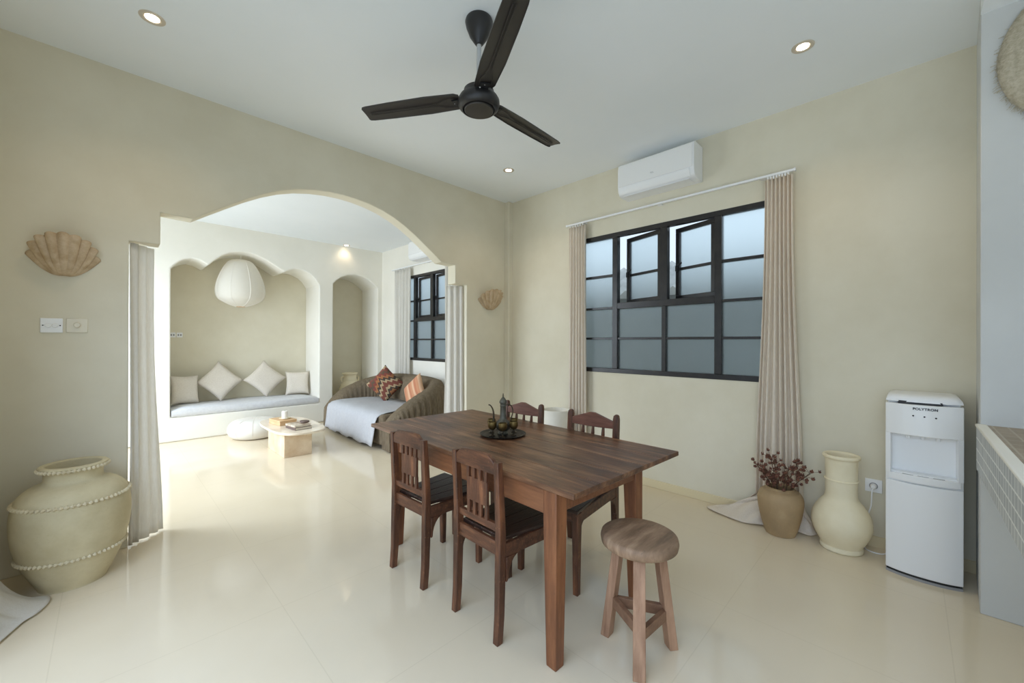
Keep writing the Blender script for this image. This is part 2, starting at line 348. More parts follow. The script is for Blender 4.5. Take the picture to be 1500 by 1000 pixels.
# window wall (two window openings)
W1 = (.65, 2.58, 1.043, 2.455); W2 = (4.40, 6.34, 1.043, 2.46)
bm = NB(); X0, X1 = A, A+.15
ys = [PY-.05, W1[0], W1[1], B+TA/2]
for y0, y1 in ((PY-.05, W1[0]), (W1[1], B+TA/2)): box(bm, (X0, y0, 0), (X1, y1, HD+.05))
box(bm, (X0, W1[0], 0), (X1, W1[1], W1[2])); box(bm, (X0, W1[0], W1[3]), (X1, W1[1], HD+.05))
struct(finish('wall_right', bm, M['wall'], smooth=None))
bm = NB()
for y0, y1 in ((B+TA/2, W2[0]), (W2[1], C+.8)): box(bm, (X0, y0, 0), (X1, y1, HL+.05))
box(bm, (X0, W2[0], 0), (X1, W2[1], W2[2])); box(bm, (X0, W2[0], W2[3]), (X1, W2[1], HL+.05))
struct(finish('wall_right', bm, M['wall_white'], smooth=None))
# niche wall
tref = [(.58, .325), (.58, 2.318), (.615, 2.37), (.662, 2.421), (.72, 2.462), (.80, 2.487), (.875, 2.475), (.935, 2.445), (.981, 2.415), (1.05, 2.495), (1.137, 2.575), (1.23, 2.632), (1.343, 2.662), (1.46, 2.668)]
trefR = [(1.46, 2.668), (1.58, 2.64), (1.70, 2.59), (1.82, 2.52), (1.95, 2.442), (2.01, 2.48), (2.078, 2.506), (2.16, 2.512), (2.25, 2.49), (2.33, 2.452), (2.40, 2.393), (2.466, 2.295), (2.471, 2.2), (2.471, .325)]
n2 = [(2.70, 0), (2.70, 2.342), (2.76, 2.405), (2.836, 2.463), (2.95, 2.515), (3.08, 2.535), (3.22, 2.515), (3.33, 2.471), (3.42, 2.41), (3.50, 2.339), (3.50, 0)]
bm = NB()
prism(bm, [(XW-.1, 0), (1.46, 0), (1.46, .325)]+tref+[(1.46, HL+.05), (XW-.1, HL+.05)], 'y', C, C+.65)
prism(bm, [(1.46, HL+.05)]+trefR+[(1.46, .325), (1.46, 0)]+n2+[(A+.1, 0), (A+.1, HL+.05)], 'y', C, C+.65)
bmesh.ops.remove_doubles(bm, verts=bm.verts, dist=1e-5)
seen = {}
for f in list(bm.faces):                                   # drop the inner seam faces
    if all(abs(v.co.x-1.46) < 1e-4 for v in f.verts): bm.faces.remove(f)
struct(finish('wall_back', bm, M['wall_white'], smooth=25, bevel=.018, seg=3))
struct(finish('wall_niche', box(NB(), (XW-.1, C+.65, 0), (A+.1, C+.8, HL+.05)), M['wall'], smooth=None))
# terrace side wall with two wide openings, kitchen end wall, pier
bm = NB()
for y0, y1 in ((YS, -2.2), (2.6, 4.2), (6.75, C+.8)): box(bm, (XW-.12, y0, 0), (XW, y1, HD+.05))
for y0, y1 in ((-2.2, 2.6), (4.2, 6.75)): box(bm, (XW-.12, y0, 2.42), (XW, y1, HD+.05))
struct(finish('wall_terrace', bm, M['wall'], smooth=None))
bm = NB()
box(bm, (XW-.12, YS-.12, 0), (.0, YS, HK+.05)); box(bm, (2.4, YS-.12, 0), (A, YS, HK+.05)); box(bm, (0, YS-.12, 0), (2.4, YS, .9)); box(bm, (0, YS-.12, 2.2), (2.4, YS, HK+.05))
struct(finish('wall_kitchen', bm, M['wall_white'], smooth=None))
struct(finish('wall_pier', prism(NB(), [(PX, YS), (A+.15, YS), (A+.15, PY-.034), (PX, PY)], 'z', 0, HD+.02), M['wall_grey'], bevel=.004))
struct(finish('trim_1', box(NB(), (3.515, 3.555, 0), (A+.005, B+.005, HD)), M['wall'], bevel=.008))
struct(finish('baseboard_right', box(NB(), (A-.012, PY-.03, 0), (A+.002, B, .072)), M['trim'], bevel=.003))
# world outside the frosted windows
struct(finish('ground', box(NB(), (A+.15, -4, -.2), (12, 14, -.1)), M['outwall'], smooth=None))
struct(finish('terrace', box(NB(), (-7, -6, -.2), (-.7, 12, -.02)), M['terrace'], smooth=None))
nb = thing('neighbour_house', 'grey neighbouring wall and tiled roof glimpsed outside the open casements', 'building', (5.1, 3, -.1))
finish('wall', box(NB(), (0, -7, 0), (.2, 9, 2.15)), M['outwall'], nb)
bm = NB(); rings = []
for i in range(0, 401):
    y = -7+i*.04; hgt = .03*math.cos(i*PI/2.0)
    rings.append([(-.2, y, 2.12+hgt), (.9, y, 2.66+hgt), (.9, y, 2.56), (-.2, y, 2.04)])
loft(bm, rings); finish('tiled_roof', bm, M['roof'], nb)

# ------------------------------------------------------------------ windows
def window(nm, w, mull, rows_side, casements, zt):
    """w=(y0,y1,z0,z1); mull = interior mullion y's; bottom/top split at zt for the middle columns"""
    y0, y1, z0, z1 = w; xf0, xf1 = A-.006, A+.05; t = .045
    root = bpy.data.objects.new(nm, None); COL.objects.link(root); root.location = (A, (y0+y1)/2, z0); root['kind'] = 'structure'
    off = Vector(root.location)
    def F(bm, a, b): box(bm, Vector(a)-off, Vector(b)-off)
    bm = NB()
    F(bm, (xf0, y0, z0), (xf1, y1, z0+t)); F(bm, (xf0, y0, z1-t), (xf1, y1, z1)); F(bm, (xf0, y0, z0), (xf1, y0+t, z1)); F(bm, (xf0, y1-t, z0), (xf1, y1, z1))
    finish('window_frame', bm, M['black'], root, bevel=.004)
    my = sorted(mull)                                     # right .. left
    for i, y in enumerate(my):
        if i == 1: bm = NB(); F(bm, (xf0, y-.019, z0+t), (xf1, y+.019, zt)); F(bm, (xf0-.002, y-.034, zt), (xf1, y+.034, z1-t))
        else: bm = NB(); F(bm, (xf0-.002, y-.028, z0+t), (xf1, y+.028, z1-t))
        finish('mullion', bm, M['black'], root, bevel=.003)
    bm = NB(); F(bm, (xf0-.003, my[0]+.028, zt-.03), (xf1, my[2]-.028, zt+.03)); finish('transom', bm, M['black'], root, bevel=.003)
    zb = rows_side[0]                                     # glazing bars
    cols = [(y0+t, my[0]-.028), (my[0]+.028, my[1]-.019), (my[1]+.019, my[2]-.028), (my[2]+.028, y1-t)]
    bm = NB()
    for a, b in cols: F(bm, (xf0+.006, a, zb-.011), (xf1-.006, b, zb+.011))
    for z in rows_side[1:]:
        for a, b in (cols[0], cols[3]): F(bm, (xf0+.006, a, z-.011), (xf1-.006, b, z+.011))
    finish('glazing_bar', bm, M['black'], root, bevel=.002)
    lv = [z0+t]+list(rows_side)+[z1-t]
    for a, b in (cols[0], cols[3]):
        for p, q in zip(lv, lv[1:]):
            bm = NB(); F(bm, (A+.018, a-.005, p-.002), (A+.024, b+.005, q+.002)); finish('frosted_pane', bm, M['frost'], root, smooth=None)
    for a, b in cols[1:3]:
        for p, q in ((z0+t, zb), (zb, zt-.03)):
            bm = NB(); F(bm, (A+.018, a-.005, p-.002), (A+.024, b+.005, q+.002)); finish('frosted_pane', bm, M['frost'], root, smooth=None)
    for (a, b) in ((my[0]+.030, my[1]-.036), (my[1]+.036, my[2]-.030)):  # casements hinged on their right edge (low y)
        wd = b-a; ht = z1-t-.004-(zt+.032)
        cs = bpy.data.objects.new('casement', None); COL.objects.link(cs); cs.parent = root
        cs.location = Vector((A+.012, a, zt+.032))-off; cs.rotation_euler = (0, 0, -math.radians(casements))
        bm = NB(); ft = .038; x0_, x1_ = 0, .036
        box(bm, (x0_, 0, 0), (x1_, wd, ft)); box(bm, (x0_, 0, ht-ft), (x1_, wd, ht)); box(bm, (x0_, 0, ft), (x1_, ft, ht-ft)); box(bm, (x0_, wd-ft, ft), (x1_, wd, ht-ft))
        zm = rows_side[2]-(zt+.032)
        box(bm, (x0_+.006, ft, zm-.012), (x1_-.006, wd-ft, zm+.012))
        finish('casement_frame', bm, M['black'], cs, bevel=.003)
        for p, q in ((ft, zm), (zm, ht-ft)):
            finish('frosted_pane', box(NB(), (.016, ft-.003, p), (.022, wd-ft+.003, q)), M['frost'], cs, smooth=None)
        bm = NB(); bar(bm, (-.012, wd-.02, zm-.02), (-.012, wd-.02, zm+.03), .014, .02); bar(bm, (-.022, wd-.02, zm+.02), (-.03, wd-.09, zm+.045), .012, .016)
        finish('handle', bm, M['black'], cs, bevel=.003)
    return root
window('window_1', W1, (1.14, 1.605, 2.107), (1.39, 1.70, 2.03), 17, 1.715)
window('window_2', W2, (4.87, 5.35, 5.85), (1.39, 1.70, 2.03), 5, 1.715)

# ------------------------------------------------------------------ curtains
def drape(name, label, top, bot, zt, zb, folds, amp, seed=0, m='linen', puddle=None, group=None, tie=None, nv=30, wob=1.):
    """top/bot=((x,y),(x,y)) ends of the hem lines"""
    rnd = random.Random(seed); nu = folds*10
    ph = [rnd.uniform(-.35, .35) for _ in range(folds+2)]; am = [rnd.uniform(.65, 1.25) for _ in range(folds+2)]
    rings = []
    T0, T1, B0, B1 = [Vector(p) for p in (*top, *bot)]
    for j in range(nv+1):
        v = j/nv; row = []
        z = zt+(zb-zt)*v
        for i in range(nu+1):
            u = i/nu; e = smooth01(v**1.2)
            p = T0.lerp(T1, u).lerp(B0.lerp(B1, u), e)
            d = (T1-T0).lerp(B1-B0, e); n = Vector((-d.y, d.x)).normalized()
            k = u*folds; q = int(k); f = k-q
            a = am[q]*(1-f)+am[q+1]*f; s = ph[q]*(1-f)+ph[q+1]*f
            off = math.sin(2*PI*(k+s*v*wob))*amp*a*(.75+.45*v)
            if j == 0: off *= .8
            p = p+n*off+d.normalized()*math.sin(2*PI*k*2+seed)*amp*.22*v
            row.append((p.x, p.y, z))
        rings.append(row)
    if puddle:
        last = rings[-1]; steps = puddle['steps']
        for s in range(1, steps+1):
            t = s/steps; row = []
            for i in range(nu+1):
                u = i/nu; x, y, z = last[i]
                dx, dy = puddle['dir'](u); wv = .5+.5*math.sin(u*puddle['k']+t*3.0)
                q = 1-(1-t)**1.6; fold = abs(math.sin(t*PI*puddle['n']))
                row.append((x+dx*q, y+dy*q, .005+zb*(1-t)**2.2+puddle['h']*(.25+.75*wv)*fold*(1-.5*t)))
            rings.append(row)
    bm = loft(NB(), rings, cap=False, closed_ring=False)
    o = finish(name, bm, M[m], smooth=60, solid=.003)
    return tag(o, label, 'curtain', group)
# curtain rails
def rail(label, y0, y1, z, nglide):
    r = thing('curtain_rail', label, 'curtain rail', (A-.055, (y0+y1)/2, z)); h = (y1-y0)/2
    finish('track', box(NB(), (-.012, -h, 0), (.012, h, .018)), M['white'], r, bevel=.003)
    for q in (-1, 1): finish('end_cap', box(NB(), (-.014, q*h-.006, -.002), (.014, q*h+.006, .020)), M['white'], r, bevel=.003)
    for q in (-.8, 0, .8): finish('wall_bracket', box(NB(), (.012, q*h-.02, .002), (.055, q*h+.02, .016)), M['white'], r)
    for a, b, n in nglide:
        for i in range(n):
            y = a+(b-a)*i/(n-1)-(y0+y1)/2
            finish('glider_hook', box(NB(), (-.006, y-.005, -.022), (.006, y+.005, 0)), M['white'], r)
rail('white ceiling-height curtain rail over the dining room window', .60, 2.67, 2.61, ((.64, .77, 8), (2.46, 2.62, 6)))
rail('white curtain rail over the far living room window', 4.35, 6.50, 2.60, ((5.92, 6.42, 7), (4.5, 4.88, 6)))
def trailing(label, top, low, zt, zl, hem, folds, amp, seed, m, lump=.03, pad=.01, kick=.35):
    """curtain hanging from a rail line, then sweeping out along the floor to a hem path"""
    rnd = random.Random(seed); nu = folds*12; hem = catmull(hem, 10); rings = []
    ph = [rnd.uniform(-.3, .3) for _ in range(folds+2)]; am = [rnd.uniform(.6, 1.3) for _ in range(folds+2)]
    T0, T1, L0, L1 = [Vector(p) for p in (*top, *low)]
    def wave(u, v):
        k = u*folds; q = int(k); f = k-q
        return math.sin(2*PI*(k+(ph[q]*(1-f)+ph[q+1]*f)*v*1.5))*amp*(am[q]*(1-f)+am[q+1]*f)
    nh, nf = 26, 22
    for j in range(nh+1):
        v = j/nh; row = []; e = smooth01(v**1.3)
        for i in range(nu+1):
            u = i/nu; d = (T1-T0).lerp(L1-L0, e); n = Vector((-d.y, d.x)).normalized()
            p = T0.lerp(T1, u).lerp(L0.lerp(L1, u), e)+n*wave(u, v)*(.8+.3*v)
            row.append((p.x, p.y, zt+(zl-zt)*v))
        rings.append(row)
    last = rings[-1]
    for j in range(1, nf+1):
        t = j/nf; row = []
        for i in range(nu+1):
            u = i/nu; x, y, z = last[i]; h = u*(len(hem)-1); q = min(int(h), len(hem)-2); f = h-q
            hx = hem[q][0]*(1-f)+hem[q+1][0]*f; hy = hem[q][1]*(1-f)+hem[q+1][1]*f
            c = Vector((x+(hx-x)*kick, y+(hy-y)*kick)); a = (1-t)**2; b = 2*t*(1-t); g = t*t
            px = a*x+b*c.x+g*hx; py = a*y+b*c.y+g*hy
            pz = a*z+b*.02+g*pad+lump*math.sin(PI*min(1, t*1.02))*(.55+.45*math.sin(u*11+t*7+seed))*(.3+.7*t)+.004*math.sin(u*31+t*3)*(1-t)+lump*.45*math.sin(PI*t)*abs(math.sin(u*23+t*4))
            row.append((px, py, max(.006, pz)))
        rings.append(row)
    o = finish('curtain', loft(NB(), rings, cap=False, closed_ring=False), M[m], smooth=70, solid=.003)
    return tag(o, label, 'curtain')
trailing('beige linen curtain right of dining window, spilling onto the floor beside the pot', ((3.535, .61), (3.535, .79)), ((3.545, .55), (3.535, .845)), 2.592, .20,
         [(3.50, .46), (3.44, .50), (3.46, .62), (3.40, .76), (3.345, .87), (3.36, .98), (3.42, 1.15), (3.48, 1.17), (3.52, 1.10)], 7, .019, 3, 'linen', .05, .012)
drape('curtain', 'narrow beige linen curtain left of dining window, behind the wooden chairs', ((3.535, 2.42), (3.535, 2.64)), ((3.535, 2.40), (3.535, 2.66)), 2.592, .02, 6, .022, 5)
drape('curtain', 'cream curtain on left of the far living room window above the sofa', ((3.535, 5.89), (3.535, 6.42)), ((3.53, 5.90), (3.53, 6.36)), 2.582, .04, 5, .036, 9, 'whitelinen')
drape('curtain', 'white curtain on right of the far living room window, half hidden by the arch', ((3.535, 4.42), (3.535, 4.93)), ((3.53, 4.40), (3.53, 4.86)), 2.582, .04, 8, .022, 11, 'whitelinen')
drape('curtain', 'sheer white curtain hanging inside left jamb of the arched opening beside the urn', ((.095, B+.006), (.225, B+.18)), ((.094, B-.01), (.270, B+.16)), 2.0, .012, 3, .013, 14, 'whitelinen', wob=2.)
drape('curtain', 'white curtain hanging inside right jamb of the arched opening', ((2.90, B+.06), (2.77, B+.21)), ((2.90, B+.05), (2.74, B+.22)), 2.0, .012, 3, .016, 17, 'whitelinen')
trailing('white linen curtain at far left edge trailing on the floor in front of the urn', ((-.50, 2.74), (-.50, 3.26)), ((-.475, 2.74), (-.455, 3.30)), 2.40, .42,
         [(-.42, 2.70), (-.34, 2.86), (-.285, 2.99), (-.245, 3.04), (-.212, 3.13), (-.222, 3.21), (-.30, 3.26), (-.40, 3.34)], 5, .017, 21, 'whitelinen', .02, .012, .30)

# ------------------------------------------------------------------ ceiling fan
fan = thing('ceiling_fan', 'black three-blade ceiling fan hanging over the dining table', 'ceiling fan', (1.421, 1.673, HD))
finish('canopy', lathe(NB(), [(.02, 0), (.072, 0), (.076, -.012), (.070, -.04), (.052, -.085), (.030, -.118), (.020, -.132), (.013, -.134)], 40), M['fanblack'], fan)
finish('downrod', lathe(NB(), [(.0125, -.12), (.0125, -.37)], 16), M['steel'], fan, label='pale grey downrod')
hub = finish('motor_housing', lathe(NB(), [(.02, -.345), (.028, -.355), (.06, -.372), (.082, -.385), (.085, -.41), (.088, -.418), (.104, -.424), (.113, -.44), (.114, -.458), (.108, -.474), (.096, -.486), (.088, -.489), (.084, -.484), (.083, -.476), (.02, -.474)], 48), M['fanblack'], fan)
finish('hub_cap', lathe(NB(), [(.02, -.476), (.079, -.476), (.079, -.492), (.075, -.496), (.03, -.498), (.005, -.498)], 40), M['fanblade'], fan)
for ang in (2, 122, 242):
    a = math.radians(ang); tilt = math.radians(8)
    ca, sa = math.cos(a), math.sin(a)
    def bl(r, s, dz=0.):     # r along blade, s across
        z = -.428+s*math.sin(tilt)+dz; s2 = s*math.cos(tilt)
        return (r*ca-s2*sa, r*sa+s2*ca, z)
    rings = []
    for r, s0, s1 in ((.105, -.045, .045), (.13, -.054, .058), (.30, -.062, .066), (.52, -.058, .062), (.66, -.053, .056), (.684, -.049, .052), (.692, -.038, .042)):
        ss = [s0, s0*.96, s0*.3, 0, s1*.3, s1*.96, s1]
        zz = [-.003, 0, .001, .002, .001, 0, -.006]
        upr = [bl(r, s, z+.006) for s, z in zip(ss, zz)]; lo_ = [bl(r, s, z) for s, z in zip(ss[::-1], zz[::-1])]
        rings.append(upr+lo_)
    blade = finish('blade', loft(NB(), rings), M['fanblade'], fan, smooth=40)
    bm = NB()
    for sg in (-1, 1):
        tube(bm, [bl(r, sg*s, -.004) for r, s in catmull([(.13, .03), (.19, .03), (.235, .012), (.29, .007), (.45, .006), (.65, .008)], 4)], .0022, 6)
    tube(bm, [bl(.65, -.008, -.004), bl(.655, 0, -.004), bl(.65, .008, -.004)], .0022, 6)
    finish('raised_rib', bm, M['fanblade'], blade)
    bm = NB()
    bar(bm, bl(.07, 0, -.004), bl(.15, 0, -.006), .05, .006)
    finish('blade_bracket', bm, M['dark'], blade)
    bm = NB()
    for r, s in ((.115, -.02), (.115, .02), (.14, 0)): finish('screw', sphere(NB(), bl(r, s, -.006), .004), M['steel'], blade)

# ------------------------------------------------------------------ downlights
def downlight(x, y, z, label, power):
    t = thing('recessed_downlight', label, 'downlight', (x, y, z), group='recessed downlights')
    finish('trim_ring', lathe(NB(), [(.030, .0), (.036, -.004), (.050, -.006), (.056, -.003), (.057, .0)], 32, cap=False), M['lamptrim'], t)
    finish('lamp_lens', lathe(NB(), [(.001, -.0025), (.031, -.0025), (.031, -.001)], 24), M['lamp'], t)
    l = bpy.data.lights.new('downlight_spot', 'SPOT'); l.energy = power; l.spot_size = math.radians(130); l.spot_blend = 1; l.color = (1, .78, .52); l.shadow_soft_size = .03
    o = bpy.data.objects.new('downlight_spot', l); COL.objects.link(o); o.location = (x, y, z-.02)
downlight(.161, 2.924, HD, 'recessed ceiling spotlight above the left shell lamp', 13)
downlight(2.893, .453, HD, 'recessed ceiling spotlight nearest the kitchen pier on the right', 13)
downlight(2.873, 2.912, HD, 'recessed ceiling spotlight near the far corner column', 13)
downlight(2.885, 6.90, HL, 'recessed living room spotlight washing the wall above the tall niche', 3.2)

# ------------------------------------------------------------------ air conditioners
def aircon(y, z, label):
    t = thing('air_conditioner', label, 'air conditioner', (A, y, z)); h = .35
    prof = [(-.001, .0), (-.001, .30), (-.17, .30), (-.192, .285), (-.200, .24), (-.200, .085), (-.192, .04), (-.17, .012), (-.12, .0)]
    bm = NB(); prism(bm, [(x, zz) for x, zz in prof], 'y', -h, h); finish('body', bm, M['white'], t, smooth=50, bevel=.005)
    finish('front_panel', prism(NB(), [(-.196, .284), (-.205, .24), (-.205, .082), (-.200, .082), (-.196, .2)], 'y', -h+.012, h-.012), M['whitegloss'], t, smooth=50, bevel=.002)
    finish('louver', prism(NB(), [(-.2045, .076), (-.198, .036), (-.178, .012), (-.172, .016), (-.192, .04), (-.198, .076)], 'y', -h+.035, h-.035), M['white'], t, smooth=50, bevel=.002)
    bm = NB(); box(bm, (-.168, -h+.05, -.003), (-.05, h-.05, .002)); finish('air_outlet', bm, M['white'], t)
    cu = bpy.data.curves.new('lettering', 'FONT'); cu.body = 'TCL'; cu.size = .018; cu.extrude = .0004; cu.align_x = 'CENTER'
    tx = text_mesh('logo_lettering', cu, M['grey'], t)
    tx.matrix_basis = Matrix(((0, 0, -1, -.2062), (-1, 0, 0, 0.01), (0, 1, 0, .125), (0, 0, 0, 1)))
aircon(1.615, 2.725, 'white wall air conditioner above the dining room window')
aircon(5.38, 2.655, 'white air conditioner above the living room window, seen through the arch')

# ------------------------------------------------------------------ shells
def shell(x, z, w, label):
    t = thing('shell_wall_lamp', label, 'wall lamp', (x, B, z), group='scallop shell wall lamps')
    rings = []; nu, nv = 90, 14; ribs = 8
    for j in range(nv+1):
        v = j/nv; row = []
        for i in range(nu+1):
            th = (-1+2*i/nu)*PI/2; c = max(0, math.cos(th))
            rib = abs(math.cos((th/PI+.5)*ribs*PI)); g = .14+.86*v**.62
            rr = g*(1+.20*(rib-.5)*(.35+.65*v))
            hgt = (.105+.125*c**.8)*(1+.045*rib)
            row.append((w/2*rr*math.sin(th), -.002-.125*rr*c, -.125+hgt*v**1.15))
        rings.append(row)
    finish('scallop_shell', loft(NB(), rings, cap=False, closed_ring=False), M['shell'], t, smooth=70, solid=.008)
    finish('wall_plate', box(NB(), (-.04, -.012, -.10), (.04, 0, .02)), M['ivory'], t, bevel=.003)
shell(-.190, 1.868, .275, 'large stone scallop shell wall lamp above the light switches')
shell(3.262, 1.868, .34, 'scallop shell wall lamp right of the arch, near the corner column')

# ------------------------------------------------------------------ switches and sockets
def plate(name, label, x, y, z, w, h, m, face):
    t = thing(name, label, 'switch' if 'switch' in name else 'socket', (x, y, z), 0 if face == 'y' else -PI/2)
    finish('cover_plate', box(NB(), (-w/2, -.009, -h/2), (w/2, 0, h/2)), m, t, bevel=.003)
    return t
t = plate('light_switch', 'white double-rocker light switch below the left shell lamp', -.240, B, 1.441, .090, .086, M['white'], 'y')
for s in (-1, 1):
    bm = NB(); lathe(bm, [(.0135, 0), (.0135, .004), (.011, .006), (.001, .006)], 24)
    bmesh.ops.transform(bm, matrix=Matrix.Translation((s*.0135, -.009, 0)) @ Matrix.Rotation(PI/2, 4, 'X'), verts=bm.verts)
    finish('rocker', bm, M['whitegloss'], t)
    bm = NB(); sphere(bm, (s*.034, -.0095, 0), .0035); finish('screw', bm, M['dark'], t)
t = plate('dimmer_switch', 'cream rotary dimmer switch right of the white switch', -.137, B, 1.443, .090, .086, M['ivory'], 'y')
bm = NB(); lathe(bm, [(.016, 0), (.015, .016), (.012, .02), (.001, .02)], 28)
bmesh.ops.transform(bm, matrix=Matrix.Translation((0, -.009, .003)) @ Matrix.Rotation(PI/2, 4, 'X'), verts=bm.verts)
finish('dimmer_knob', bm, M['ivory'], t)
for x, lab in ((.655, 'white switch plate at left edge inside the cushioned niche'), (.735, 'white double switch plate inside the cushioned niche, above the first pillow')):
    t = plate('light_switch', lab, x, C+.65, 1.44, .07, .07, M['white'], 'y')
    bm = NB()
    for s in (-1, 1): box(bm, (s*.014-.008, -.012, -.014), (s*.014+.008, -.008, .014))
    finish('rocker', bm, M['grey'], t)
t = plate('wall_socket', 'white wall socket with plug between the cream vase and water dispenser', A, .172, .404, .086, .086, M['white'], 'x')
bm = NB(); lathe(bm, [(.022, 0), (.022, .002), (.018, .003), (.001, .003)], 24)
bmesh.ops.transform(bm, matrix=Matrix.Translation((0, -.009, 0)) @ Matrix.Rotation(PI/2, 4, 'X'), verts=bm.verts); finish('socket_well', bm, M['grey'], t)
cb = thing('power_cord', 'white power cord and plug running from the socket to the dispenser', 'power cord', (A-.012, .172, .404))
bm = NB(); lathe(bm, [(.017, 0), (.017, .022), (.011, .034), (.001, .035)], 20)
bmesh.ops.transform(bm, matrix=Matrix.Rotation(-PI/2, 4, 'Y'), verts=bm.verts); finish('plug', bm, M['white'], cb)
pts = catmull([(-.03, 0, 0), (-.06, .005, -.03), (-.05, .01, -.12), (-.055, .03, -.22), (-.045, .02, -.33), (-.06, .04, -.395), (-.10, .01, -.399), (-.10, -.045, -.398), (-.06, -.075, -.39)], 6)
finish('cable', tube(NB(), pts, .0036, 8), M['white'], cb)

# ------------------------------------------------------------------ dining table
tb = thing('dining_table', 'long worn dark wood dining table in room centre with a brass tea set', 'table', (1.775, 1.84, 0), math.radians(-2.0))
bm = NB()
n = 5; wv = random.Random(3)
for i in range(n):                                     # planks along the length
    x0 = -.462+.924*i/n; x1 = -.462+.924*(i+1)/n
    box(bm, (x0+.0006, -.925, .731), (x1-.0006, .925, .755))
finish('tabletop', bm, M['tablewood'], tb, bevel=.0025)
LX = (-.455, .245); LY = (-.83, .60)
for sx, x in zip((-1, 1), LX):
    for sy, y in zip((-1, 1), LY):
        bm = NB(); xo, yo = x, y
        def ring(z, wd): return [(xo, yo, z), (xo-sx*wd, yo, z), (xo-sx*wd, yo-sy*wd, z), (xo, yo-sy*wd, z)]
        loft(bm, [ring(0, .052), ring(.03, .054), ring(.60, .072), ring(.731, .072)])
        finish('leg', bm, M['legwood'], tb, bevel=.004)
for x in (LX[0]+.008, LX[1]-.008):
    s = 1 if x < 0 else -1
    finish('apron', box(NB(), (x, LY[0]+.05, .625), (x+s*.022, LY[1]-.05, .731)), M['apronwood'], tb, bevel=.002)
for y in (LY[0]+.008, LY[1]-.008):
    s = 1 if y < 0 else -1
    finish('apron', box(NB(), (LX[0]+.05, y, .64), (LX[1]-.05, y+s*.022, .731)), M['apronwood'], tb, bevel=.002)

